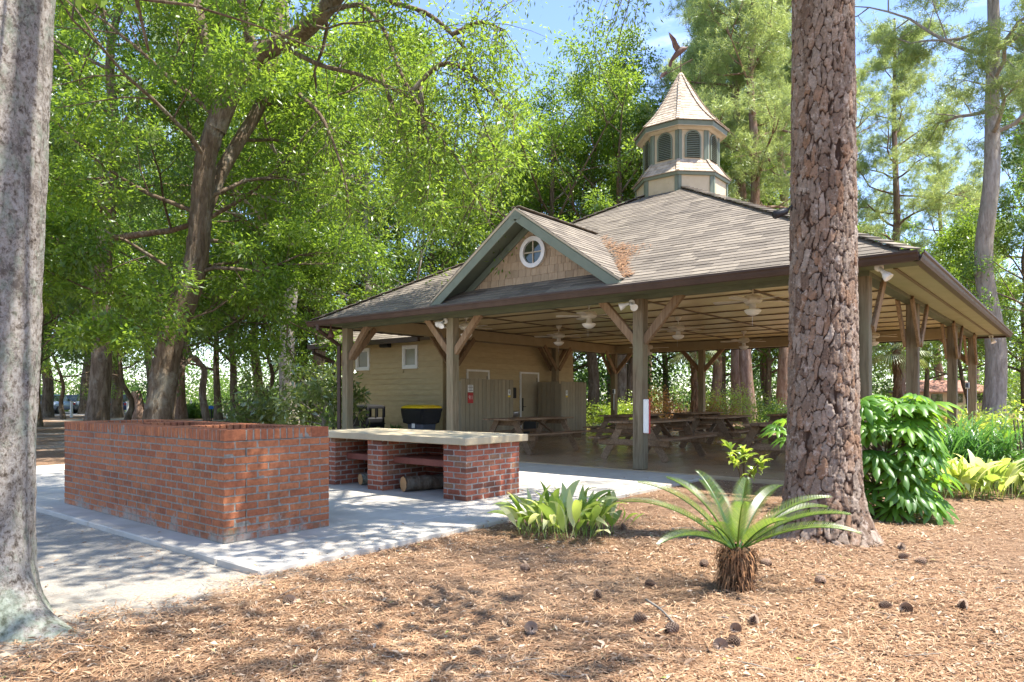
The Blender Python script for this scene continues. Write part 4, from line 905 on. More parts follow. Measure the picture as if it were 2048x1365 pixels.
def cart():
    x, y = 13.0, 13.72; b = (x, y, .0); t = thing('wheeled_bin', 'grey wheeled bin with yellow lid and black bag over its rim', 'bin', b)
    def rr_(hx, hy, z, n=6, r=.08):
        out = []
        for cx_, cy_, a0 in ((hx - r, hy - r, 0), (-hx + r, hy - r, 90), (-hx + r, -hy + r, 180), (hx - r, -hy + r, 270)):
            for k in range(n): a = math.radians(a0 + 90 * k / (n - 1)); out.append((x + cx_ + r * math.cos(a), y + cy_ + r * math.sin(a), z))
        return out
    def loft(secs, noise_=0):
        V = [p for s_ in secs for p in s_]; n = len(secs[0]); F = [(i * n + k, i * n + (k + 1) % n, (i + 1) * n + (k + 1) % n, (i + 1) * n + k) for i in range(len(secs) - 1) for k in range(n)] + [tuple(range(n))[::-1], tuple(range((len(secs) - 1) * n, len(secs) * n))]
        V = np.array(V); V[:, :2] += rng.normal(0, noise_, (len(V), 2)); return V, F
    MB().add(*loft([rr_(.24, .27, .04), rr_(.30, .33, .98)])).build('body', M['greyplastic'], t, b, False)
    MB().add(*loft([rr_(.27, .31, .56), rr_(.33, .37, .60), rr_(.35, .40, .72), rr_(.37, .42, .86), rr_(.38, .44, .965), rr_(.37, .43, .985)], .012)).build('bag', M['bag'], t, b, True)
    MB().add(*loft([rr_(.385, .43, .986), rr_(.385, .43, 1.02), rr_(.34, .39, 1.05), rr_(.22, .28, 1.075)])).build('lid', M['yellow'], t, b)
    for sy in (-1, 1): MB().lathe([(.02, -.03), (.12, -.03), (.12, .03), (.02, .03)], (x + .26, y + sy * .27, .12), 18, [[1, 0, 0], [0, 0, 1], [0, 1, 0]]).build('wheel', M['black'], t, b)
    MB().box(x - .305, x - .285, y - .05, y + .06, .46, .60).build('label_plate', M['white'], t, b)
cart()

# ------------------------------------------------------------------ ceiling fans and lamps
def make_fan():
    t = thing('ceiling_fan', 'x', 'ceiling fan')
    MB().lathe([(.02, -.09), (.05, -.08), (.075, -.03), (.08, 0)], (0, 0, 0), 16).build('canopy', M['offwhite'], t, smooth=True)
    MB().tube([(0, 0, -.05), (0, 0, -.2)], .014, 8).build('downrod', M['offwhite'], t)
    MB().lathe([(.05, -.35), (.12, -.34), (.155, -.31), (.16, -.25), (.13, -.21), (.05, -.19)], (0, 0, 0), 20).build('motor', M['offwhite'], t, smooth=True)
    MB().lathe([(.04, -.55), (.09, -.53), (.13, -.49), (.145, -.455), (.11, -.44), (.06, -.43), (.05, -.35)], (0, 0, 0), 20).build('lamp_bowl', M['white'], t, smooth=True)
    MB().tube([(.06, 0, -.44), (.06, 0, -.72)], .003, 4).build('pull_chain', M['metal'], t)
    for k in range(5):
        a = 2 * math.pi * k / 5; R_ = Matrix.Rotation(a, 3, 'Z') @ Matrix.Rotation(math.radians(9), 3, 'X'); m = MB(); V = []
        for xx, w in ((.15, .03), (.22, .03), (.26, .055), (.45, .068), (.62, .07), (.67, .05)): V += [(xx, -w, 0), (xx, w, 0), (xx, w, .009), (xx, -w, .009)]
        F = [tuple((i * 4 + j, i * 4 + (j + 1) % 4, (i + 1) * 4 + (j + 1) % 4, (i + 1) * 4 + j)) for i in range(5) for j in range(4)] + [(3, 2, 1, 0), (20, 21, 22, 23)]
        m.add(np.array([R_ @ Vector(v) for v in V]) + np.array((0, 0, -.30)), F); m.build('blade', M['offwhite'], t)
    return t
fan = make_fan()
fs = [(12.05, 7.8, 'near row between the centre posts'), (11.95, 4.4, 'near row closest to the pine trunk'), (12.15, 11.3, 'near row behind the left front post'), (15.7, 7.6, 'middle row over the centre tables'), (15.5, 11.0, 'middle row beside the siding wall'), (20.2, 7.7, 'far row over the centre of the back beam'), (20.9, 11.2, 'far row by the back left corner'), (20.9, 4.4, 'far row at the right of the pine trunk')]
for i, (x, y, lab) in enumerate(fs):
    o = fan if i == 0 else copy_tree(fan); o.location = (x, y, 3.222); o.rotation_euler = (0, 0, random.random() * 1.2); tag(o, 'off-white five-blade ceiling fan, ' + lab, 'ceiling fan', 'ceiling fans under the pavilion')
def flood(p, aims, label, n):
    p = np.array(p, float); t = thing('flood_light', label, 'flood light', tuple(p))
    MB().lathe([(.055, -.02), (.055, .01), (.02, .025)], p, 14, [[0, 0, -1], [0, 1, 0], [1, 0, 0]]).build('mount', M['white'], t, p)
    for a in aims[:n]:
        a = np.array(a, float); a /= np.linalg.norm(a); q = p + a * .07 + np.array((-.02, 0, 0)); z = a; x = np.cross(z, (0.2, .1, 1)); x /= np.linalg.norm(x); y = np.cross(z, x); R_ = np.array([x, y, z]).T
        h_ = MB().lathe([(.022, -.05), (.028, .03), (.05, .07), (.065, .13), (.06, .135), (.045, .12), (.01, .115)], q, 16, R_).build('lamp_head', M['white'], t, p, True)
        MB().tube([p, q - a * .02], .012, 6).build('arm', M['white'], t, p)
flood((10.43, 5.90, 2.86), [(-.5, -.55, -.45), (-.4, .7, -.3)], 'twin white flood light at the top of the centre front post', 2)
flood((10.43, 10.30, 2.86), [(-.6, -.2, -.5), (-.2, .8, -.3)], 'twin white flood light at the top of the left front post', 2)
flood((10.05, 2.05, 2.95), [(-.1, -.55, -.7)], 'single cream flood light under the near right eave corner', 1)
flood((23.2, 1.95, 2.95), [(-.3, -.3, -.8), (.4, -.3, -.8)], 'small flood light under the far right eave corner', 2)
bp = (10.1, 13.75, 2.70); t = thing('bell_light', 'small bronze hanging lamp under the left eave corner', 'lamp', bp)
MB().tube([(10.1, 13.75, 2.98), (10.1, 13.75, 2.86)], .02, 8).build('stem', M['bronze'], t, bp); MB().lathe([(.09, 2.68), (.085, 2.74), (.05, 2.82), (.03, 2.87)], (10.1, 13.75, 0), 14).build('shade', M['bronze'], t, bp, True)
sp_ = (10.55, 5.64, .95); t = thing('notice_board', 'narrow white notice board with red edge on the centre front post', 'sign', sp_)
MB().cbox((10.47, 5.645, .95), (.03, .11, .57), None, .012).build('cover', M['white'], t, sp_); MB().cbox((10.472, 5.583, .95), (.034, .012, .585), None, .004).build('rim', M['red'], t, sp_); MB().cbox((10.492, 5.65, .95), (.012, .12, .58), None, .004).build('backing', M['red'], t, sp_)
mt = (10.8, 13.6, 1.5); 
for (x, y, z, lab) in ((22.78, 13.62, 1.5, 'small grey outlet box on the far left corner post'), (22.78, 2.45, 1.6, 'grey outlet box on the far right corner post'), (14.02, 18.35, 1.3, 'grey electric meter box on the siding wall near its left corner')):
    t = thing('outlet_box', lab, 'outlet box', (x, y, z)); MB().cbox((x - .04, y - .0, z), (.07, .1, .18) if z < 1.4 or x > 20 else (.1, .2, .3), None, .008).build('box', M['metal'], t, (x, y, z)); MB().cbox((x - .082, y, z), (.012, .07, .12), None, .004).build('cover', M['greyplastic'], t, (x, y, z)); MB().tube([(x - .03, y, z - .09), (x - .03, y, z - .7)], .012, 6).build('conduit', M['metal'], t, (x, y, z))

# ------------------------------------------------------------------ foliage makers
def unit(a): return a / (np.linalg.norm(a, axis=-1, keepdims=True) + 1e-9)
def leaf_quads(P, ax, nr, ln, wd):
    ax = unit(ax); side = unit(np.cross(ax, nr)); ln = np.asarray(ln).reshape(-1, 1); wd = np.asarray(wd).reshape(-1, 1)
    V = np.stack([P, P + ax * ln * .45 + side * wd * .5, P + ax * ln, P + ax * ln * .45 - side * wd * .5], 1).reshape(-1, 3)
    return V, np.arange(len(P) * 4).reshape(-1, 4)
def clump_leaves(r, tips, per, cr, ln, wd, droop=.3, flat=.75):
    K = len(tips); n = K * per; c = np.repeat(np.asarray(tips), per, 0)
    o = unit(r.normal(size=(n, 3))) * (r.random((n, 1)) ** .45) * (np.repeat(np.asarray(cr).reshape(-1, 1) * np.ones((K, 1)), per, 0)); o[:, 2] *= flat
    ax = unit(o) + r.normal(0, .6, (n, 3)); ax[:, 2] -= droop
    nr = r.normal(0, .55, (n, 3)) + np.array((0, 0, 1.))
    tone = np.repeat(r.random(K), per) * .72 + r.random(n) * .28
    V, F = leaf_quads(c + o, ax, nr, ln * (.7 + .6 * r.random(n)), wd * (.7 + .6 * r.random(n)))
    return V, F, tone
class Wood:
    def __init__(s): s.V = []; s.F = []; s.n = 0
    def tube(s, pts, rad, n=6):
        V, F = tube_np(pts, rad, n); s.V.append(V); s.F.append(F + s.n); s.n += len(V)
    def mesh(s, name='trunk'): return mesh_np(name, np.concatenate(s.V), np.concatenate(s.F), smooth=True)
def limb(r, wood, p, d, L_, rad, lift, sub, tips, n=7, depth=2, tipd=.5, wig=.13):
    pts = [np.array(p)]; d = unit(np.array(d, float))
    for k in range(n - 1):
        d = unit(d + r.normal(0, wig, 3) + np.array((0, 0, lift))); pts.append(pts[-1] + d * L_ / (n - 1))
    P = np.array(pts); wood.tube(P, np.linspace(rad, rad * .25, n), 6 if rad > .05 else 4)
    if depth == 0:
        tips.append(P[-1]); tips.append(P[n // 2 + 1]); return
    for k in range(sub):
        f = .3 + .7 * (k + r.random() * .6) / sub; i = min(int(f * (n - 1)), n - 2); t = unit(P[i + 1] - P[i]); q = unit(np.cross(t, r.normal(size=3)))
        limb(r, wood, P[i], t * .55 + q * .85 + np.array((0, 0, .15)), L_ * tipd * (.6 + .6 * r.random()), rad * .38, lift * .6, max(2, sub - 2), tips, 5, depth - 1, tipd)
    tips.append(P[-1])
def broadleaf(seed, H, base, R, tr, nl, ln, wd, per, cr, lean=(0, 0), sub=4, top=.9):
    r = np.random.default_rng(seed); w = Wood(); tips = []
    pts = [(lean[0] * (z / H) ** 1.3 + r.normal(0, .12) * (z > 0), lean[1] * (z / H) ** 1.3 + r.normal(0, .12) * (z > 0), z) for z in np.linspace(0, H * top, 9)]
    P = smooth_path(pts, 22); rad = tr * (1 - .82 * np.linspace(0, 1, 22)) + tr * .45 * np.exp(-P[:, 2] / .35); P[0, 2] = -.15; w.tube(P, rad, 12)
    for k in range(nl):
        f = base / H + (top - .04 - base / H) * (k + r.random() * .5) / nl; i = int(f / top * 21); i = min(i, 20); a = k * 2.4 + r.random() * .6; g = (f - base / H) / (1 - base / H)
        L_ = R * (.62 + .5 * math.sin(math.pi * min(1, g * .9 + .25))) * (.8 + .35 * r.random()); el = .15 + .75 * g
        limb(r, w, P[i], (math.cos(a) * math.cos(el), math.sin(a) * math.cos(el), math.sin(el)), L_, rad[i] * .5, .05, sub, tips)
    V, F, tone = clump_leaves(r, np.array(tips), per, cr, ln, wd)
    return w.mesh(), mesh_np('crown', V, F, tone)
def needles(r, tips, per, ln, wd):
    K = len(tips); n = K * per; c = np.repeat(np.asarray(tips), per, 0); out = np.repeat(unit(r.normal(size=(K, 3)) + np.array((0, 0, .5))), per, 0)
    d = unit(out * .7 + r.normal(0, .65, (n, 3))); side = unit(np.cross(d, r.normal(size=(n, 3)))); L_ = ln * (.6 + .6 * r.random((n, 1)))
    c = c + r.normal(0, .05, (n, 3))
    V = np.stack([c - side * wd / 2, c + side * wd / 2, c + d * L_], 1).reshape(-1, 3)
    return V, np.arange(n * 3).reshape(-1, 3), np.repeat(r.random(K), per) * .6 + r.random(n) * .4
def pine(seed, H, base, R, tr, nl, per, ln=.27, wd=.021, tuft=8):
    r = np.random.default_rng(seed); w = Wood(); tips = []
    pts = [(r.normal(0, .14) * (z > 0), r.normal(0, .14) * (z > 0), z) for z in np.linspace(0, H, 9)]; P = smooth_path(pts, 26); rad = tr * (1 - .8 * np.linspace(0, 1, 26)) + tr * .35 * np.exp(-P[:, 2] / .3); P[0, 2] = -.15; w.tube(P, rad, 12)
    for k in range(nl):
        f = base / H + (.97 - base / H) * (k + r.random() * .6) / nl; i = min(int(f * 25), 24); a = k * 2.4 + r.random(); g = (f - base / H) / (1 - base / H)
        L_ = R * (1.0 - .65 * g) * (.6 + .6 * r.random()) * (1 if g > .12 else .7); el = .05 + .6 * g
        limb(r, w, P[i], (math.cos(a) * math.cos(el), math.sin(a) * math.cos(el), math.sin(el)), L_, rad[i] * .38, .07, 5, tips, 8, 2, .42, .22)
    tips = np.array(tips); T = np.repeat(tips, tuft, 0) + r.normal(0, .24, (len(tips) * tuft, 3)) * np.array((1, 1, .7))
    V, F, tone = needles(r, T, per, ln, wd); return w.mesh(), mesh_np('crown', V, F, tone)

def put_tree(name, meshes, mats, loc, rz, sc, label, group=None, z=0.0, cat='tree'):
    t = thing(name, label, cat, (loc[0], loc[1], z), rz, group); t.scale = (sc, sc, sc * random.uniform(.95, 1.06))
    for nm, me, mt_ in (('trunk', meshes[0], mats[0]), ('crown', meshes[1], mats[1])):
        o = bpy.data.objects.new(nm, me); C.objects.link(o); o.parent = t
        if not me.materials: me.materials.append(mt_)
        o.material_slots[0].link = 'OBJECT'; o.material_slots[0].material = mt_
    return t
BA = broadleaf(11, 17, 4.2, 6.0, .33, 16, .17, .075, 112, .66)
BB = broadleaf(12, 20, 6.0, 6.2, .35, 17, .175, .078, 112, .68)
BC = broadleaf(13, 11.5, 2.6, 4.3, .18, 14, .15, .07, 95, .54)
BD = broadleaf(14, 7.2, 1.9, 3.4, .11, 13, .135, .062, 70, .48, (.8, -.4))
P1 = pine(21, 27, 12, 6.0, .36, 24, 16); P2 = pine(22, 25, 11, 6.4, .38, 22, 16); P3 = pine(23, 24, 8, 5.2, .3, 26, 16)
PR = {'A': BA, 'B': BB, 'C': BC, 'D': BD, 'P': P1, 'Q': P2, 'S': P3}
O_, Dk, Lm, Pn, Fr = (M['leaf_oak'], M['leaf_dark'], M['leaf_lime'], M['leaf_pine'], M['leaf_far'])
bo, bpale, bpi = M['bark_oak'], M['bark_pale'], M['bark_pine']
# (column, depth, kind, scale, bark, leaf, label, group)
LW = 'leafy hardwood in the left wood behind the barbecue pit'; MW = 'leafy hardwood in the wood behind the restroom roof'; RW = 'small hardwood in the wood beyond the pavilion'; RP = 'tall pine with airy crown behind the pavilion roof'; RR = 'tall pine with airy crown at the right beyond the eaves'
trees = [(-120, 26, 'A', 1.0, bo, O_, LW, 'left wood'), (-20, 40, 'B', 1.0, bo, Dk, LW, 'left wood'), (62, 31, 'B', 1.0, bo, O_, LW, 'left wood'), (92, 47, 'A', 1.1, bo, Dk, LW, 'left wood'), (127, 42, 'D', 1.15, bo, O_, LW, 'left wood'), (170, 56, 'B', 1.1, bo, Lm, LW, 'left wood'), (232, 46, 'B', 1.0, bo, Dk, LW, 'left wood'), (300, 60, 'B', 1.1, bo, O_, LW, 'left wood'),
         (437, 41, 'C', 1.2, bo, Dk, LW, 'left wood'), (472, 36, 'C', 1.15, bo, O_, LW, 'left wood'), (515, 52, 'B', 1.1, bo, Lm, LW, 'left wood'), (250, 34, 'D', 1.2, bo, Dk, LW, 'left wood'), (40, 27, 'D', 1.2, bo, Dk, LW, 'left wood'), (540, 38, 'D', 1.3, bo, Dk, LW, 'left wood'),
         (640, 33, 'A', 1.05, bo, O_, MW, 'middle wood'), (700, 40, 'C', 1.25, bo, Lm, MW, 'middle wood'), (735, 34, 'A', .95, bpale, Dk, MW, 'middle wood'), (800, 43, 'A', 1.05, bo, O_, MW, 'middle wood'), (865, 36, 'C', 1.25, bo, Lm, MW, 'middle wood'), (925, 50, 'B', .95, bo, Dk, MW, 'middle wood'), (985, 42, 'A', .92, bo, Lm, MW, 'middle wood'), (1060, 48, 'A', 1.0, bo, O_, MW, 'middle wood'), (1140, 44, 'C', 1.2, bo, Dk, MW, 'middle wood'), (1185, 38, 'B', .96, bo, O_, MW, 'middle wood'), (1105, 36, 'A', 1.02, bo, Lm, MW, 'middle wood'), (1240, 36, 'A', 1.0, bo, Lm, MW, 'middle wood'), (600, 46, 'B', 1.0, bo, Dk, MW, 'middle wood'),
         (1262, 40, 'C', 1.25, bo, O_, RW, 'right wood'), (1335, 47, 'C', 1.3, bo, Dk, RW, 'right wood'), (1440, 45, 'C', 1.1, bo, O_, RW, 'right wood'), (1535, 43, 'C', 1.15, bo, O_, RW, 'right wood'), (1610, 50, 'C', 1.2, bo, Dk, RW, 'right wood'), (1740, 48, 'C', 1.0, bo, Lm, RW, 'right wood'), (1850, 52, 'C', 1.1, bo, O_, RW, 'right wood'), (1930, 38, 'D', 1.2, bo, Lm, RW, 'right wood'), (2050, 34, 'C', 1.05, bo, O_, RW, 'right wood'), (2150, 26, 'C', .9, bo, Dk, RW, 'right wood'),
         (1390, 52, 'P', 1.0, bpi, Pn, RP, 'pines behind the roof'), (1565, 39, 'Q', 1.0, bpi, Pn, RP, 'pines behind the roof'), (1640, 52, 'S', 1.1, bpi, Pn, RP, 'pines behind the roof'), (1300, 58, 'S', 1.0, bpi, Pn, RP, 'pines behind the roof'), (1000, 60, 'P', .9, bpi, Pn, RP, 'pines behind the roof'), (1225, 50, 'Q', .95, bpi, Pn, RP, 'pines behind the roof'), (1425, 43, 'P', .9, bpi, Pn, RP, 'pines behind the roof'), (1540, 48, 'S', 1.15, bpi, Pn, RP, 'pines behind the roof'), (1445, 47, 'S', .9, bpi, Pn, RP, 'pines behind the roof'),
         (1790, 44, 'P', .95, bpi, Pn, RR, 'pines at the right'), (1880, 58, 'Q', .9, bpi, Pn, RR, 'pines at the right'), (2075, 42, 'S', 1.0, bpi, Pn, RR, 'pines at the right'), (2200, 30, 'P', .9, bpi, Pn, RR, 'pines at the right'), (1945, 62, 'S', .85, bpi, Pn, RR, 'pines at the right')]
random.seed(9); ORD = 'first second third fourth fifth sixth seventh eighth ninth tenth eleventh twelfth thirteenth fourteenth fifteenth sixteenth seventeenth'.split()
for (u, d, k, s, b, l, lab, grp) in trees:
    rank = sorted(q[0] for q in trees if q[7] == grp).index(u); tone = 'lime-green ' if l is Lm else ('dark green ' if l is Dk else ''); lab = ORD[rank] + ' from the left: ' + tone + lab
    put_tree('pine_tree' if k in 'PQS' else 'hardwood_tree', PR[k], (b, l), at(u, d), random.random() * 6.28, s, lab, grp)
put_tree('pine_tree', P1, (bpi, Pn), at(1477, 35), 1.0, 1.0, 'tall pine rising just right of the cupola')
put_tree('pine_tree', P2, (bpale, Pn), at(1985, 26), 2.2, 1.0, 'tall grey-barked pine standing past the right eave corner')
put_tree('pine_tree', P3, (bpi, Pn), at(1502, 33), 4.2, 1.05, 'stout pine trunk seen under the pavilion right of the back centre post')
put_tree('hardwood_tree', BB, (bpale, O_), at(580, 26), 2.0, .92, 'pale grey smooth-barked tree left of the pavilion eave')
put_tree('pine_tree', P2, (bpi, Pn), at(361, 43), .4, .95, 'reddish pine trunk behind the crooked oak')
st = (*at(277, 42), 0); t = thing('tree_stub', 'leaning sawn-off tree stub left of the crooked oak', 'tree stub', st)
P = smooth_path([(st[0], st[1], -.1), W(277, 815, 42), W(272, 783, 42)], 8); MB().tube(P, np.linspace(.42, .26, 8), 12).build('trunk', M['bark_pine'], t, st, True)

# ------------------------------------------------------------------ big oak with the bent trunk
def pick(tips, ok): return np.array([p for p in tips if ok(p)])
def pix(p):
    p = np.asarray(p); d = p[0] * FW[0] + p[1] * FW[1]; r = p[0] * RT[0] + p[1] * RT[1]; return 1024 + FPX * r / max(d, .1), HZ - FPX * (p[2] - CH) / max(d, .1), d
r = np.random.default_rng(5); D0 = 18.0
def wp(L_): return [W(u, v, d) for u, v, d in L_]
oak_base = (*at(318, D0), 0.0); oak = thing('water_oak', 'big oak with bent grey trunk leaning right above the barbecue pit', 'tree', oak_base); wd_ = Wood(); tips = []
def thick(path, ra, rb, n=26, sides=16):
    P = smooth_path(path, n); R_ = np.linspace(ra, rb, n); wd_.tube(P, R_, sides); return P
tr1 = smooth_path(wp([(314, 890, D0), (322, 800, D0), (332, 730, D0), (350, 655, D0), (385, 560, D0), (398, 480, D0), (404, 400, D0), (412, 320, D0), (436, 235, D0)]), 60)
tz = np.linspace(0, 1, 60); rr_ = .335 - .12 * tz + .08 * np.exp(-tz / .06); V, F = tube_np(tr1, rr_, 36)
ang = np.tile(np.arange(36), 60); V = V + unit(V - np.repeat(tr1, 36, 0)) * (.02 * np.sin(ang * 2.8 + np.repeat(tz, 36) * 9) + .018 * r.normal(size=len(V)))[:, None]
wd_.V.append(V); wd_.F.append(F + wd_.n); wd_.n += len(V)
main = thick(wp([(430, 260, D0), (470, 170, D0), (520, 108, 17.6), (590, 75, 17.2), (650, 20, 16.6), (720, -70, 16)]), .27, .18)
thick(wp([(402, 440, D0), (440, 350, 18.6), (480, 280, 19), (522, 205, 19.3), (550, 90, 19.6), (565, -60, 20)]), .19, .14)
thick(wp([(514, 115, 17.7), (494, 60, 17.6), (480, -20, 17.5), (470, -120, 17.5)]), .14, .09)
thick(wp([(434, 240, D0), (412, 90, 18.2), (390, -20, 18.4), (380, -150, 18.5)]), .15, .09)
thick(wp([(345, 665, D0), (300, 610, 17.4), (250, 590, 16.8), (185, 585, 16.2)]), .075, .03, 14, 8)
thick(wp([(335, 655, D0), (318, 600, 17.6), (302, 560, 17.2)]), .07, .04, 10, 8)
thick(wp([(345, 760, D0), (385, 715, 18.6), (410, 740, 19)]), .07, .05, 10, 8)
# drooping boughs that reach out to the right
boughs = [wp([(640, 30, 16.7), (720, 10, 15.5), (768, 60, 15), (795, 130, 14.6), (822, 185, 14.3), (870, 260, 14), (925, 335, 13.8), (965, 420, 13.6)]),
          wp([(700, -40, 16.2), (770, 0, 15.4), (850, 25, 15), (905, 70, 14.7), (935, 110, 14.5), (952, 200, 14.3), (985, 290, 14.1), (1030, 330, 14)]),
          wp([(822, 185, 14.3), (880, 130, 14.2), (930, 140, 14.1), (985, 190, 14), (1030, 230, 13.9)]), wp([(905, 70, 14.7), (960, 45, 14.6), (1010, 60, 14.5)]),
          wp([(560, 90, 17.3), (640, 130, 16.6), (720, 150, 16), (790, 180, 15.6), (850, 215, 15.3), (905, 255, 15.1), (960, 330, 15)]),
          wp([(600, 190, 18), (640, 230, 17.4), (668, 290, 17), (690, 360, 16.8), (700, 430, 16.6)]), wp([(840, 175, 14.4), (848, 250, 14.2), (868, 310, 14.1), (890, 380, 14)]), wp([(760, 150, 15.8), (800, 250, 15.4), (830, 330, 15.2), (850, 380, 15.1)])]
for bpth in boughs:
    P = smooth_path(bpth, 22); wd_.tube(P, np.linspace(.06, .012, 22), 6)
    for k in range(4, 22):
        for _ in range(2):
            q = unit(r.normal(size=3) + np.array((0, 0, -.55)) + .5 * unit(P[min(k, 21)] - P[max(k - 2, 0)])); L_ = .5 + 1.1 * r.random(); tw = [P[k] + q * L_ * f + np.array((0, 0, -.35)) * f * f for f in (0, .35, .7, 1)]
            wd_.tube(tw, np.linspace(.011, .003, 4), 4); tips.append(tw[2]); tips.append(tw[3])
bough_tips = np.array(tips); tips = []
for (u, v, d, dr, L_, ra) in [(404, 430, 18, (-.9, .3, .3), 4.6, .1), (404, 400, 18, (.6, -.5, .35), 4.4, .1), (412, 320, 18, (-.7, -.4, .4), 4.8, .1), (415, 310, 18, (-.2, .9, .4), 4.6, .1), (436, 240, 18, (-.9, .2, .4), 5, .1), (480, 160, 17.9, (-.3, -.8, .4), 4.6, .09), (480, 160, 17.9, (-.4, .8, .5), 4.6, .09), (560, 85, 17.3, (.3, .8, .4), 4.4, .08), (600, 70, 17.1, (.2, -.9, .1), 4.2, .08), (385, 560, 18, (-.7, .6, .2), 4.4, .09), (390, 540, 18, (.8, .2, .15), 4.4, .09), (385, 550, 18, (.2, -.9, .12), 4.2, .09), (398, 480, 18, (.9, -.2, .2), 4.8, .09), (480, 280, 19, (.8, .2, .2), 5, .09), (522, 205, 19.3, (.9, -.1, .2), 5, .09), (545, 110, 19.5, (.9, .3, .3), 4.6, .08), (250, 590, 16.8, (-.6, -.3, .1), 2.6, .04), (200, 585, 16.3, (-.7, .3, .15), 2.6, .04), (395, 30, 18.3, (-.8, .3, .3), 4.5, .08), (480, -30, 17.5, (-.2, -.8, .3), 4.2, .08), (385, -100, 18.4, (.3, .8, .3), 4.4, .08), (650, 20, 16.6, (.3, .8, .3), 4.2, .08), (355, 650, 18, (.7, -.5, .1), 3.4, .06), (345, 690, 18, (-.5, -.8, .25), 3.0, .05)]:
    limb(r, wd_, W(u, v, d), dr, L_, ra * .62, .0, 5, tips, 8, 2, .5, .24)
link('trunk', wd_.mesh(), M['bark_oak'], oak)
V1, F1, t1 = clump_leaves(r, np.array(tips), 100, .48, .155, .055, .35, .6); V2, F2, t2 = clump_leaves(r, bough_tips, 30, .36, .12, .036, .5)
oc = link('crown', mesh_np('crown', np.concatenate([V1, V2]), np.concatenate([F1, F2 + len(V1)]), np.concatenate([t1, np.clip(t2 + .25, 0, 1)])), M['leaf_oak'], oak)
for ch in oak.children: ch.location = (-oak_base[0], -oak_base[1], 0)
put_tree('hardwood_tree', broadleaf(31, 19, 5.2, 7.0, .34, 17, .14, .058, 150, .64, (1.2, .3)), (M['bark_oak'], M['leaf_dark']), at(190, 22), 0.2, 1.0, 'thick straight dark-barked oak between the lichen trunk and the bent oak')
cw = (*at(413, 30), 0); t = thing('crooked_sapling', 'thin crooked trunk curling up right of the bent oak', 'tree', cw); w2 = Wood(); P = smooth_path([(*at(417, 30), -.1), W(405, 790, 30), W(409, 745, 30), W(400, 728, 30), W(382, 712, 30), W(370, 680, 30)], 24); w2.tube(P, np.linspace(.17, .08, 24), 10); tp = []
for k in range(5): limb(r, w2, P[-1 - k], (r.normal(), r.normal(), .4), 2.2, .04, .02, 3, tp, 6, 1)
o = link('trunk', w2.mesh(), M['bark_oak'], t); o.location = (-cw[0], -cw[1], 0); V, F, tn = clump_leaves(r, np.array(tp), 60, .5, .11, .045); o = link('crown', mesh_np('crown', V, F, tn), M['leaf_dark'], t); o.location = (-cw[0], -cw[1], 0)

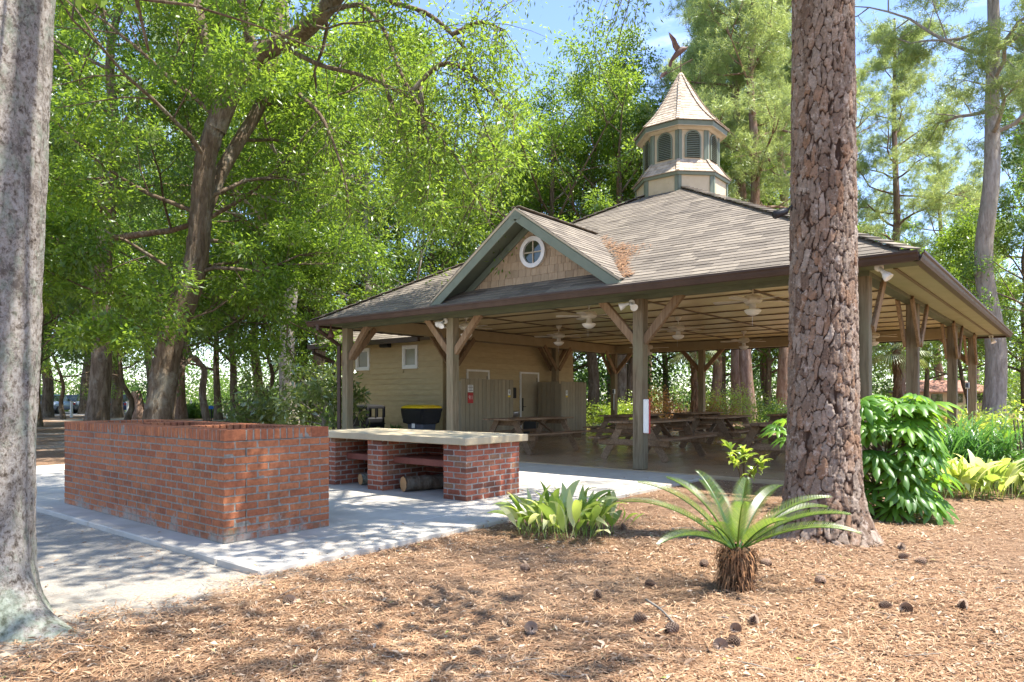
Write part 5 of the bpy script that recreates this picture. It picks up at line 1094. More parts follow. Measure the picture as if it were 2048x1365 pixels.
# ------------------------------------------------------------------ near pine: plated bark
def near_pine():
    b = (pine_xy[0], pine_xy[1], 0.0); t = thing('big_pine', 'large pine with plated bark in front of the pavilion, black spotlight on it', 'tree', b); r = np.random.default_rng(8)
    na, nzv, zt = 215, 660, 6.2; zz = np.linspace(-.12, zt, nzv); aa = np.linspace(0, 2 * math.pi, na, endpoint=False); A_, Z_ = np.meshgrid(aa, zz)
    flare = .145 * np.exp(-np.maximum(Z_, 0) / .20) * (1 + .35 * np.sin(3 * A_ + .6) + .2 * np.sin(5 * A_ + 2.0)) + .03 * np.exp(-Z_ / .9)
    R0 = .285 - .009 * Z_ + flare
    s_ = A_ * .3; pts = []; ids = []; kd_pts = []
    NZ, NA = 50, 27
    for i in range(NZ):
        for j in range(NA):
            pts.append((((j + .5 * (i % 2) + r.normal(0, .24)) % NA) / NA * 2 * math.pi * .3, -.3 + (i + r.normal(0, .30)) * (zt + .6) / NZ))
    pts = np.array(pts); val = r.random(len(pts)); off = r.random(len(pts)); per = 2 * math.pi * .3; kd = kdtree.KDTree(len(pts) * 3); SZ_ = .47; q = 0
    for sh in (-1, 0, 1):
        for k, (a, z) in enumerate(pts): kd.insert((a + sh * per, z * SZ_, 0), k); q += 1
    kd.balance()
    ed = np.zeros(A_.shape); pv = np.zeros(A_.shape); ov = np.zeros(A_.shape)
    for i in range(nzv):
        for j in range(na):
            a, z = s_[i, j], Z_[i, j]; nz1 = noise.noise((math.cos(A_[i, j]) * 3.2, math.sin(A_[i, j]) * 3.2, z * 5.5)); nz2 = noise.noise((math.cos(A_[i, j]) * 9 + 7, math.sin(A_[i, j]) * 9, z * 15))
            f = kd.find_n((a + nz1 * .030 + nz2 * .013, (z + nz2 * .05) * SZ_, 0), 2)
            ed[i, j] = f[1][2] - f[0][2]; pv[i, j] = val[f[0][1]]; nz3 = noise.noise((math.cos(A_[i, j]) * 7 + 3, math.sin(A_[i, j]) * 7, z * 7 + val[f[0][1]] * 9)); ov[i, j] = off[f[0][1]] * .5 + math.floor((nz3 + .6) * 4) / 5 + (f[0][0][1] / SZ_ - z) * 2.2
    fis = np.abs(fbm(np.cos(A_) * 9 + 3, np.sin(A_) * 9 + Z_ * .9, 1.6)); e = np.clip(ed / .0070, 0, 1) ** .8 * np.clip(fis / .05, .45, 1)
    fine = fbm(A_ * 9, Z_ * 2.2, 5.0) * .0018
    R_ = R0 + (e - 1) * .017 + ov * .012 * e + fine + r.normal(0, .0016, A_.shape)
    cx_ = -.012 * Z_ * 0; V = np.stack([R_ * np.cos(A_), R_ * np.sin(A_), Z_], -1).reshape(-1, 3)
    I = np.arange(nzv * na).reshape(nzv, na); F = np.stack([I[:-1], np.roll(I, -1, 1)[:-1], np.roll(I, -1, 1)[1:], I[1:]], -1).reshape(-1, 4)
    me = mesh_np('trunk', V, F, smooth=True)
    for nm, ar in (('plate', pv), ('edge', np.clip(ed / .035, 0, 1))):
        at_ = me.attributes.new(nm, 'FLOAT', 'POINT'); at_.data.foreach_set('value', ar.ravel().astype(np.float32))
    link('trunk', me, M['bark_pine_near'], t)
    w = Wood(); P = smooth_path([(0, 0, 6.0), (.05, 0, 10), (0, .1, 15), (.1, .0, 21)], 18); rd = np.linspace(.25, .07, 18); w.tube(P, rd, 14); tp = []
    for k in range(20):
        i = 6 + int(k * 11 / 20); a = k * 2.4; el = .1 + k * .03; limb(r, w, P[i], (math.cos(a), math.sin(a), el), 4.6 * (1 - .025 * k), .075, .06, 5, tp, 8, 2, .42, .2)
    link('upper_trunk', w.mesh('upper_trunk'), M['bark_pine'], t); T = np.repeat(np.array(tp), 4, 0) + r.normal(0, .27, (len(tp) * 4, 3)); V, F, tn = needles(r, T, 14, .25, .014); link('crown', mesh_np('crown', V, F, tn), M['leaf_pine'], t)
    return t
big_pine = near_pine()
sl_p = W(1562, 426, 5.95); t = thing('spotlight', 'black spotlight strapped to the big pine trunk', 'spotlight', sl_p); a0 = np.array(sl_p)
ax = unit(-H3 * .9 - U3 * .35 - D3 * .2); MB().tube([a0 - ax * .065, a0 - ax * .05, a0 + ax * .065, a0 + ax * .07], [.018, .03, .036, .03], 12).build('lamp_body', M['black'], t, sl_p, True)
MB().tube([a0 - ax * .05, a0 + H3 * .09 + U3 * .06, a0 + H3 * .13 + U3 * .05 + D3 * .1], .009, 6).build('bracket', M['black'], t, sl_p)

# ------------------------------------------------------------------ near lichen oak at the left
def near_oak():
    b = (oak_xy[0], oak_xy[1], 0.0); t = thing('lichen_oak', 'large grey lichen-covered trunk at the left edge', 'tree', b); r = np.random.default_rng(18)
    na, nzv, zt = 200, 520, 5.2; zz = np.linspace(-.15, zt, nzv); aa = np.linspace(0, 2 * math.pi, na, endpoint=False); A_, Z_ = np.meshgrid(aa, zz)
    ar = math.atan2(RT[1], RT[0]) - .25; root = np.exp(-((np.angle(np.exp(1j * (A_ - ar)))) / .33) ** 2) + .8 * np.exp(-((np.angle(np.exp(1j * (A_ - ar + 1.7)))) / .4) ** 2) + .7 * np.exp(-((np.angle(np.exp(1j * (A_ - ar - 2.3)))) / .5) ** 2)
    R_ = .300 + .02 * np.exp(-Z_ / .8) + np.exp(-np.maximum(Z_, 0) / .17) * (.12 + .32 * root)
    nv = np.zeros(A_.shape)
    for i in range(nzv):
        for j in range(0, na):
            c, s2 = math.cos(A_[i, j]), math.sin(A_[i, j]); z = Z_[i, j]
            nv[i, j] = abs(noise.noise((c * 6.5, s2 * 6.5, z * 2.1))) * 1.0 + .5 * abs(noise.noise((c * 15, s2 * 15, z * 6.0))) + .3 * noise.noise((c * 34, s2 * 34, z * 18))
    R_ = R_ + nv * .018 - .012
    lean = np.maximum(Z_, 0) * .045
    V = np.stack([R_ * np.cos(A_) + RT[0] * lean, R_ * np.sin(A_) + RT[1] * lean, Z_], -1).reshape(-1, 3); I = np.arange(nzv * na).reshape(nzv, na); F = np.stack([I[:-1], np.roll(I, -1, 1)[:-1], np.roll(I, -1, 1)[1:], I[1:]], -1).reshape(-1, 4)
    link('trunk', mesh_np('trunk', V, F, smooth=True), M['bark_near'], t)
    w = Wood(); tp = []; top = np.array((RT[0] * .23, RT[1] * .23, 5.1)); P = smooth_path([top, top + (.2, .1, 2), top + (.3, -.1, 5), top + (.4, 0, 8)], 14); w.tube(P, np.linspace(.29, .08, 14), 12)
    bl = np.array(b)
    # one long limb out over the view and a wide open crown above the frame
    lp = [P[2], P[2] + (1.5, -.2, .9), np.array((4.6, 3.8, 7.3)) - bl, np.array((6.6, 4.0, 7.2)) - bl, np.array((7.6, 4.1, 6.6)) - bl]; LP = smooth_path(lp, 16); w.tube(LP, np.linspace(.13, .03, 16), 8)
    for k in range(30):
        i = 3 + k % 10; a = k * 2.4; limb(r, w, P[i], (math.cos(a), math.sin(a), .12 + .015 * k), 8.4 * (.7 + .4 * r.random()), .09, .02, 4, tp, 8, 2, .45)
    for k in range(6, 16):
        for _ in range(2): limb(r, w, LP[k], (r.normal(), r.normal(), .3), 1.9, .03, .0, 3, tp, 6, 1, .5)
    keep = []
    for p in tp:
        u, v, d = pix(p + bl)
        if d > .3 and -80 < u < 2130 and v > -60: continue
        keep.append(p)
    keep = np.array(keep); keep = keep[r.random(len(keep)) < .78]
    V, F, tn = clump_leaves(r, keep, 62, .46, .14, .065)
    # twigs that hang into the picture from the long limb
    ht = []
    for (u, v, d) in [(1165, -20, 8.2), (1190, 40, 8.1), (1210, 90, 8.1), (1222, 140, 8.1), (1240, 20, 8.0), (1250, 70, 8.0), (1232, 105, 8.0), (1275, 15, 7.9), (1290, 45, 7.9), (1265, 90, 7.9), (1180, 10, 8.1), (1150, 15, 8.2), (1205, 30, 8.0), (1228, 60, 8.0), (1300, 0, 7.9), (1200, 115, 8.1)]:
        p = np.array(W(u, v, d)) - bl; s0 = LP[np.argmin(np.linalg.norm(LP - p - (0, 0, .7), axis=1))]; w.tube(smooth_path([s0, (s0 + p) / 2 + (0, 0, .12), p], 8), np.linspace(.008, .002, 8), 4); ht.append(p); ht.append(p * .6 + s0 * .4 if (p[2] < s0[2] - .5) else p + (0, 0, .12))
    V2, F2, t2 = clump_leaves(r, np.array(ht), 22, .17, .075, .018, .7); V3, F3, t3 = clump_leaves(r, np.array([np.array(W(u, v, 3.3)) - bl for u, v in ((150, -25), (195, -20), (235, 0), (215, -40))]), 9, .055, .06, .032, .8)
    for u, v in ((150, -25), (235, 0)): w.tube(smooth_path([P[1], np.array(W(u, v - 150, 3.3)) - bl, np.array(W(u, v, 3.3)) - bl], 8), np.linspace(.012, .002, 8), 4)
    link('limbs', w.mesh('limbs'), M['bark_oak'], t); link('crown', mesh_np('crown', np.concatenate([V, V2, V3]), np.concatenate([F, F2 + len(V), F3 + len(V) + len(V2)]), np.concatenate([tn, np.clip(t2 + .2, 0, 1), np.clip(t3 + .4, 0, 1)])), M['leaf_oak'], t)
near_oak()

# ------------------------------------------------------------------ far wood (one mass) and shrubs
r = np.random.default_rng(77); n = 1700; uu = r.uniform(-1100, 3000, n); dd = r.uniform(70, 105, n); hh = .3 + 15 * r.random(n) ** 1.9
cc = np.array([(*at(u, d), h_) for u, d, h_ in zip(uu, dd, hh)]); V, F, tn = clump_leaves(r, cc, 60, 2.2, .5, .26); tag(link('far_wood', mesh_np('far_wood', V, F, tn), M['leaf_far']), 'hazy mass of far trees closing the view between the trunks', 'wood', kind='stuff')
n = 2300; uu = r.uniform(-700, 2700, n); dd = r.uniform(44, 72, n); hh = .25 + 5.2 * r.random(n) ** 1.2; k = (uu > 560) | (dd > 63) | (uu < 20); k &= ~((uu > 1780) & (uu < 1990) & (dd < 60) & (hh < 3.6)); uu, dd, hh = uu[k], dd[k], hh[k]
cc = np.array([(*at(u, d), h_) for u, d, h_ in zip(uu, dd, hh)]); V, F, tn = clump_leaves(r, cc, 84, 1.25, .27, .135); tag(link('undergrowth', mesh_np('undergrowth', V, F, tn), M['leaf_dark']), 'dense green undergrowth between the far trunks', 'undergrowth', kind='stuff')
def bush(name, label, loc, rx, ry, rz_, n, ln, wd, mat, seed, group=None, stems=7, low=.12):
    r = np.random.default_rng(seed); t = thing(name, label, 'shrub', (*loc, -.01), r.random() * 6, group); k = max(10, n // 40); a = unit(r.normal(size=(k, 3))); a[:, 2] = np.abs(a[:, 2]); rad = (.55 + .45 * r.random((k, 1)))
    c = a * rad * np.array((rx, ry, rz_)) * (.85 + .3 * r.random((k, 1))); c[:, 2] = np.maximum(c[:, 2], low)
    V, F, tn = clump_leaves(r, c, 40, min(rx, rz_) * .34, ln, wd, .1, .8); link('foliage', mesh_np('foliage', V, F, tn), mat, t)
    w = Wood()
    for i in range(stems): q = c[i]; w.tube([(q[0] * .15, q[1] * .15, 0), (q[0] * .5, q[1] * .5, q[2] * .6), q], [.016, .011, .004], 5)
    link('stem', w.mesh('stem'), M['bark_oak'], t); return t
bl = [(1195, 27.5, 1.3, 1.0, 1.0, 'leaf_bright', 'low yellow-green shrub behind the far board screen'), (1255, 28, .9, .9, 1.2, 'leaf_bright', 'feathery yellow-green shrub at the far left corner post'), (1325, 29, 1.5, 1.1, 1.25, 'leaf_red', 'reddish nandina shrub left of the windmill palm'), (1420, 28.5, 1.2, 1.0, 1.1, 'leaf_red', 'orange-tinged shrub at the foot of the back centre post'), (1480, 29, 2.0, 1.4, 1.5, 'leaf_bright', 'broad bright green shrub behind the back row of tables'), (1560, 28, 1.3, 1.0, .9, 'leaf_dark', 'dark low shrub behind the big pine trunk'),
      (1770, 21, 1.2, .9, .9, 'leaf_red', 'red-leaved shrub between the right-hand posts'), (1875, 23, 1.3, 1.0, .75, 'leaf_red', 'low red and yellow shrub behind the right-hand posts'), (1960, 21.5, 1.3, 1.0, .95, 'leaf_bright', 'yellow-green shrub past the far right post'), (2005, 15.5, 1.25, 1.0, 1.15, 'leaf_bright', 'rounded yellow-green shrub at the right edge behind the strap grass'), (2075, 12.5, 1.0, .9, 1.0, 'leaf_oak', 'leafy green shrub cut by the right edge'), (2040, 10.6, .55, .5, .85, 'leaf_dark', 'dark glossy shrub at the right edge above the cast-iron plants'),
      (520, 37, 1.6, 1.0, .9, 'leaf_lime', 'yellow-green hedge clump left of the pale trunk'), (585, 38, 1.6, 1.0, .95, 'leaf_lime', 'yellow-green hedge clump right of the pale trunk'), (392, 45, 1.8, 1, .8, 'leaf_dark', 'dark clipped bush behind the crooked sapling'), (350, 46, 1.6, 1, .8, 'leaf_dark', 'dark clipped bush left of the crooked sapling'), (652, 27, 1.3, 1.0, 1.0, 'leaf_dark', 'dark bush in shade beside the restroom building'), (200, 66, 5, 2, 3, 'leaf_lime', 'wide pale green thicket beyond the parked cars'), (40, 66, 5, 2, 2.6, 'leaf_far', 'wide thicket beyond the parked cars at the left edge'), (480, 62, 5, 2, 3, 'leaf_far', 'wide thicket beyond the car park near the hedge')]
for i, (u, d, a, b, c, mt_, lab) in enumerate(bl):
    far_ = d > 40; c = c * (1.2 if 24 < d < 31 else 1); bush('shrub', lab, at(u, d), a, b, c, int(2600 * min(3, a)) if not far_ else 5000, .09 if not far_ else .2, .042 if not far_ else .1, M[mt_], 100 + i)
bush('wall_plant', 'small spindly plant beside the black litter bin', (13.2, 15.0), .3, .28, .75, 160, .13, .05, M['leaf_dark'], 300)

# small loquat trees with pale stems
def loquat(u, d, H, rad, n, label, seed, lean):
    r = np.random.default_rng(seed); x, y = at(u, d); t = thing('loquat_tree', label, 'tree', (x, y, 0)); w = Wood(); tp = []; P = smooth_path([(0, 0, -.05), (.02, 0, H * .2), (lean * RT[0] * .3, lean * RT[1] * .3, H * .36)], 8); w.tube(P, np.linspace(.055, .045, 8), 8)
    for k in range(n): a = k * 2.4 + r.random(); limb(r, w, P[-1 - k % 4], (math.cos(a) * .9 + lean * RT[0], math.sin(a) * .9 + lean * RT[1], .35 + .5 * r.random()), rad * (.8 + .5 * r.random()), .026, .03, 4, tp, 7, 1, .5, .2)
    link('trunk', w.mesh(), M['bark_pale'], t); V, F, tn = clump_leaves(r, np.array(tp), 24, .2, .19, .065, .1); link('crown', mesh_np('crown', V, F, tn), M['leaf_loquat'], t)
loquat(524, 20, 1.55, .95, 12, 'low spreading loquat tree behind the end of the barbecue pit', 51, -.15)
loquat(648, 18.2, 2.3, 1.2, 13, 'taller loquat tree with pale stems beside the left corner post', 52, -.12)

# ------------------------------------------------------------------ windmill palms and pale cycads under the trees
def fan_palm(u, d, H, label, seed, nf=20, L_=1.0):
    r = np.random.default_rng(seed); x, y = at(u, d); t = thing('windmill_palm', label, 'palm', (x, y, 0)); P = smooth_path([(0, 0, -.1), (.05, 0, H * .5), (0, .05, H)], 20); V, F = tube_np(P, np.linspace(.14, .12, 20), 14); V += r.normal(0, .02, V.shape); link('trunk', mesh_np('trunk', V, F), M['bark_palm'], t)
    for k in range(nf):
        a = k * 2.4; el = 1.2 - 1.9 * k / nf; dr = np.array((math.cos(a) * math.cos(el), math.sin(a) * math.cos(el), math.sin(el))); p0 = np.array((0, .05, H)); p1 = p0 + dr * .55 * L_; m = MB(); m.tube([p0, (p0 + p1) / 2 + (0, 0, .05), p1], [.014, .01, .008], 4)
        side = unit(np.cross(dr, (0, 0, 1.))); VV = []
        for j in range(26):
            b = math.radians(-105 + 210 * j / 25); q = dr * math.cos(b) + side * math.sin(b); l = .62 * L_ * (1 - .25 * abs(b) / 2); e = p1 + q * l + np.array((0, 0, -.28 * l * (1.2 - el * .4))); mid = p1 + q * l * .55; s2 = unit(np.cross(q, (0, 0, 1.))) * .02
            m.add([p1, mid + s2, e, mid - s2], [(0, 1, 2, 3)])
        m.build('frond', M['leaf_palm'], t)
fan_palm(1388, 27.2, 3.15, 'windmill palm standing behind the back centre post', 61, 22, 1.1)
fan_palm(1795, 24.5, 2.95, 'windmill palm seen between the right-hand posts', 62, 22, 1.15)
def feather_palm(u, d, label, seed, n=16, L_=1.3, mat='leaf_palm'):
    r = np.random.default_rng(seed); x, y = at(u, d); t = thing('feather_palm', label, 'palm', (x, y, 0)); MB().tube([(0, 0, -.05), (0, 0, .3)], [.2, .16], 10).build('trunk', M['bark_palm'], t)
    for k in range(n):
        a = k * 2.4; el = 1.25 - 1.0 * k / n; P = [np.array((0, 0, .3))]; m = MB()
        for j in range(10): e2 = el - 1.1 * j / 9; P.append(P[-1] + np.array((math.cos(a) * math.cos(e2), math.sin(a) * math.cos(e2), math.sin(e2))) * L_ / 10)
        P = np.array(P); m.tube(P, np.linspace(.014, .004, 11), 4)
        for j in range(2, 34):
            f = j / 34 * 10; i = min(int(f), 9); p = P[i] + (P[i + 1] - P[i]) * (f - i); tg_ = unit(P[i + 1] - P[i]); sd = unit(np.cross(tg_, (0, 0, 1.)))
            for sg in (-1, 1):
                q = unit(sd * sg + tg_ * .5 + np.array((0, 0, .35))); l = .38 * math.sin(math.pi * min(.95, .15 + .85 * j / 34)) + .05; s2 = tg_ * .012; m.add([p - s2, p + s2, p + q * l], [(0, 1, 2)])
        m.build('frond', M[mat], t)
feather_palm(1775, 20.5, 'pale feathery palm left of the second right-hand post', 63, 16, 1.25)
feather_palm(1862, 22.5, 'pale feathery palm between the last two right-hand posts', 64, 18, 1.35)
feather_palm(1228, 27.8, 'bright feathery cycad by the far left corner post', 65, 16, 1.2, 'leaf_lime')

# ------------------------------------------------------------------ sago palm in the foreground
def sago():
    x, y = G(1482, 1180); x, y = x + .06, y + .05; b = (x, y, -.02); t = thing('sago_palm', 'sago palm with arching fronds on the pine straw before the pavilion', 'palm', b); r = np.random.default_rng(3)
    V, F = tube_np([(0, 0, -.03), (0, 0, .05), (0, 0, .14), (.005, 0, .22), (0, 0, .29)], [.085, .100, .112, .112, .05], 22); V += r.normal(0, .007, V.shape); link('caudex', mesh_np('caudex', V, F), M['bark_palm'], t)
    m = MB()
    for k in range(520):
        a = r.random() * 6.28; z = .27 - .25 * r.random() ** 1.4; p = np.array((math.cos(a) * .098, math.sin(a) * .098, z)); q = p + np.array((math.cos(a) * .03, math.sin(a) * .03, r.normal(-.005, .03))) + r.normal(0, .014, 3); s2 = np.array((-math.sin(a), math.cos(a), 0)) * .006; e = q + np.array((math.cos(a + r.normal(0, .5)) * .02, math.sin(a) * .02, r.normal(-.045, .03))); m.add([p - s2, p + s2, q + s2 * .7, q - s2 * .7, e], [(0, 1, 2, 3), (3, 2, 4)])
    m.build('old_leaf_bases', m_noise('straw_fibre', [(0.3, (0.12, 0.055, 0.025)), (0.7, (0.34, 0.18, 0.085))], 25, .95, vary=.3), t)
    fr = [(180, 52, .92), (168, 64, .86), (205, 38, .78), (140, 72, .74), (118, 80, .66), (95, 70, .70), (62, 76, .62), (40, 62, .78), (18, 48, .86), (350, 40, .84), (332, 52, .80), (262, 66, .62), (232, 50, .60), (300, 58, .52), (8, 58, .8)]
    for (az, el, L_) in fr:
        L_ *= .90; el = el - 11
        az = math.radians(az + r.normal(0, 4)); el = math.radians(el); h_ = np.array((RT[0] * math.cos(az) + FW[0] * math.sin(az), RT[1] * math.cos(az) + FW[1] * math.sin(az), 0)); N = 26; P = [np.array((0, 0, .27)) + h_ * .03]
        for j in range(N):
            e2 = el - (.85 if L_ > .6 else .6) * (j / N) ** 1.5; P.append(P[-1] + (h_ * math.cos(e2) + U3 * math.sin(e2)) * L_ / N)
        P = np.array(P); m = MB(); m.tube(P, np.linspace(.0075, .002, N + 1), 5); side = np.cross(h_, U3)
        for j in range(8, 64):
            f = j / 64 * N; i = min(int(f), N - 1); p = P[i] + (P[i + 1] - P[i]) * (f - i); tg_ = unit(P[i + 1] - P[i]); up = np.cross(side, tg_); w_ = math.sin(math.pi * min(.97, .12 + .88 * (j - 8) / 56)) ** .6
            for sg in (-1, 1):
                q = unit(side * sg + tg_ * .8 + up * .62); l = .092 * w_ + .012; s2 = tg_ * .0026; c_ = p + q * l * .55 + up * .004; m.add([p - s2, p + s2, c_ + s2, p + q * l - up * .010, c_ - s2], [(0, 1, 2, 3, 4)])
        m.build('frond', M['leaf_sago'], t)
sago()

# ------------------------------------------------------------------ broad-leaved plants: every leaf a piece
def blade_mesh(name, L_, w, pet, bend, mat, seg=8):
    V = []; F = []; p = np.zeros(3); a = math.radians(80)
    pts = []
    for i in range(seg + 1): pts.append(p.copy()); e = a - bend * (i / seg) ** 1.3; p = p + np.array((math.cos(e), 0, math.sin(e))) * L_ / seg
    base_off = np.array((0, 0, pet)); n = seg + 1
    for i, q in enumerate(pts):
        f = i / seg; ww = w * (math.sin(math.pi * f ** .75) ** .9 if 0 < f < 1 else .06) * .5 + .0015; V += [q + base_off + (0, -ww, .35 * ww), q + base_off, q + base_off + (0, ww, .35 * ww)]
    for i in range(seg): F += [(i * 3, i * 3 + 1, i * 3 + 4, i * 3 + 3), (i * 3 + 1, i * 3 + 2, i * 3 + 5, i * 3 + 4)]
    k = len(V); r0 = .0035; V += [np.array(p) for p in ((r0, 0, -.02), (-r0, r0, -.02), (-r0, -r0, -.02), (r0, 0, pet + .01), (-r0, r0, pet + .01), (-r0, -r0, pet + .01))]; F += [(k, k + 1, k + 4, k + 3), (k + 1, k + 2, k + 5, k + 4), (k + 2, k, k + 3, k + 5)]
    me = mesh_np(name, np.array(V), F, smooth=True); me.materials.append(mat); return me
asp = [blade_mesh('leaf', L_, w, p_, b_, M['leaf_aspi']) for L_, w, p_, b_ in ((.36, .075, .16, 1.1), (.42, .085, .14, 1.5), (.30, .07, .18, .9), (.40, .08, .12, 2.0), (.34, .07, .10, .7), (.28, .065, .2, 1.4))]
def aspidistra(cx, cy, n, rx, ry, label, seed, sc=1.0):
    r = np.random.default_rng(seed); t = thing('cast_iron_plant', label, 'plant', (cx, cy, 0))
    for k in range(n):
        a = r.random() * 6.28; q = math.sqrt(r.random()); o = bpy.data.objects.new('leaf', asp[r.integers(len(asp))]); C.objects.link(o); o.parent = t; px, py = rx * q * math.cos(a), ry * q * math.sin(a); dx, dy = px * RT[0] + py * FW[0], px * RT[1] + py * FW[1]
        o.location = (dx, dy, float(gz(cx + dx, cy + dy))); o.rotation_euler = (r.normal(0, .28), r.normal(.12, .32), math.atan2(dy, dx) + r.normal(0, 1.1)); s = sc * (.62 + .5 * r.random()); o.scale = (s, s * (.85 + .3 * r.random()), s)
x, y = G(1132, 1066); aspidistra(x, y, 135, .46, .30, 'clump of yellow-green cast-iron plant at the corner of the patio', 71, .95)
x, y = G(1238, 1046); aspidistra(x, y, 10, .16, .12, 'few cast-iron plant leaves just left of the sago palm', 73, .7)
x, y = G(1975, 990); aspidistra(x, y, 165, .85, .34, 'drift of yellow-green cast-iron plant at the right edge', 72, 1.2)
def palm_leaf(name, R_, lobes, mat):                # fatsia leaf: deep fingers from one centre
    V = [(0, 0, 0)]; F = []
    for k in range(lobes):
        b = math.radians(-125 + 250 * k / (lobes - 1)); l = R_ * (1 - .28 * (abs(b) / 2.2) ** 1.5); d_ = np.array((math.cos(b), math.sin(b))); s_ = np.array((-d_[1], d_[0])); i = len(V); hw = l * .118
        for f, wv_, z in ((.30, .62, .010), (.55, 1.0, .004), (.78, .82, -.02 * l / .2), (1.0, .0, -.055 * l / .2)):
            c = d_ * l * f
            if wv_: V += [(*(c + s_ * hw * wv_), z - .006), (*c, z + .006), (*(c - s_ * hw * wv_), z - .006)]
            else: V += [(*c, z)]
        F += [(0, i + 1, i), (0, i + 2, i + 1)]
        for j in range(2): F += [(i + j * 3, i + j * 3 + 1, i + j * 3 + 4, i + j * 3 + 3), (i + j * 3 + 1, i + j * 3 + 2, i + j * 3 + 5, i + j * 3 + 4)]
        F += [(i + 6, i + 7, i + 9), (i + 7, i + 8, i + 9)]
        if k: F += [(0, i + 2 - 10 - 2 + 0, i + 2)] if False else []
    me = mesh_np(name, np.array(V, float) * 1.0, F, smooth=True); me.materials.append(mat); return me
fat = [palm_leaf('leaf', .19, 8, M['leaf_fatsia']), palm_leaf('leaf', .165, 7, M['leaf_fatsia']), palm_leaf('leaf', .21, 9, M['leaf_fatsia'])]
def fatsia(cx, cy, leaves, label, seed, sc=1.0):
    r = np.random.default_rng(seed); t = thing('fatsia_shrub', label, 'shrub', (cx, cy, 0)); w = Wood()
    for (px, py, pz) in leaves:
        o = bpy.data.objects.new('leaf', fat[r.integers(3)]); C.objects.link(o); o.parent = t; p = np.array((px * RT[0] + py * FW[0], px * RT[1] + py * FW[1], pz)); out = unit(np.array((p[0], p[1], .25 + pz * .4))); nrm = unit(out * .7 + np.array((0, 0, .8)) + r.normal(0, .28, 3)); ax = unit(np.array((p[0], p[1], -.12)) + r.normal(0, .12, 3)); ax = unit(ax - nrm * (ax @ nrm)); sd = np.cross(nrm, ax); s = sc * (.75 + .5 * r.random())
        o.matrix_local = Matrix(((ax[0] * s, sd[0] * s, nrm[0] * s, p[0]), (ax[1] * s, sd[1] * s, nrm[1] * s, p[1]), (ax[2] * s, sd[2] * s, nrm[2] * s, p[2]), (0, 0, 0, 1))); c = np.array((p[0] * .25, p[1] * .25, max(.02, pz - .25))); w.tube([c, (c + p) / 2 + (0, 0, -.02), p], [.008, .006, .004], 4)
    for k in range(7): a = k * .9; w.tube([(math.cos(a) * .06, math.sin(a) * .06, -.02), (math.cos(a) * .14, math.sin(a) * .14, .5), (math.cos(a) * .2, math.sin(a) * .2, .95)], [.018, .014, .008], 6)
    link('stem', w.mesh('stem'), M['bark_oak'], t)
r = np.random.default_rng(81); lv = []
for k in range(140):
    a = r.random() * 6.28; z = r.random() ** .8; rad = (.50 - .16 * max(0, z - .55)) * (.72 + .32 * r.random()) * (1 if z < .8 else .8); lv.append((math.cos(a) * rad * 1.0, math.sin(a) * rad * .8, .10 + 1.08 * z))
for k in range(24): lv.append((r.normal(0, .2), r.normal(0, .2), 1.05 + .22 * r.random()))
x, y = at(1772, 7.5); fatsia(x, y, lv, 'large fatsia shrub with glossy fingered leaves right of the big pine', 82, 1.35)
lv = [(-.30, -.1, .78), (-.38, 0, .92), (-.22, .1, .98), (-.15, -.2, .7), (-.30, .2, .86), (-.05, 0, 1.02), (-.42, -.15, .86), (-.12, .2, .9), (.1, -.1, .95), (.2, .1, .85), (.3, 0, .75), (0, -.25, .8)]
x, y = at(1618, 8.2); fatsia(x, y, lv, 'fatsia leaves showing left of the big pine trunk', 83, 1.05)
lv = [(r.normal(0, .35), r.normal(0, .3), .25 + .6 * r.random()) for k in range(40)]
x, y = at(2062, 9.6); fatsia(x, y, lv, 'fatsia shrub cut off by the right edge', 84, 1.0)
auc = [blade_mesh('leaf', L_, w, .012, b_, M['leaf_auc'], 5) for L_, w, b_ in ((.15, .05, 1.2), (.13, .045, .8), (.16, .048, 1.6))]
def laurel(cx, cy, label, n, H, R_, seed):
    r = np.random.default_rng(seed); t = thing('laurel_sapling', label, 'shrub', (cx, cy, 0)); w = Wood(); ends = []
    for k in range(9): a = k * 2.4; q = np.array((math.cos(a) * R_ * r.random(), math.sin(a) * R_ * r.random(), H * (.55 + .45 * r.random()))); w.tube(smooth_path([(q[0] * .1, q[1] * .1, -.02), (q[0] * .35, q[1] * .35, q[2] * .55), q], 6), np.linspace(.008, .004, 6), 5); ends.append(q)
    for k in range(n):
        q = ends[k % 9] - np.array((0, 0, r.random() * .16)); o = bpy.data.objects.new('leaf', auc[r.integers(3)]); C.objects.link(o); o.parent = t; o.location = q; o.rotation_euler = (r.normal(0, .2), .55 + r.normal(0, .25), r.random() * 6.28); s = .8 + .4 * r.random(); o.scale = (s, s, s)
    link('stem', w.mesh('stem'), M['bark_palm'], t)
x, y = G(1487, 990); laurel(x, y, 'young speckled laurel at the edge of the pavilion floor', 78, .62, .27, 91)
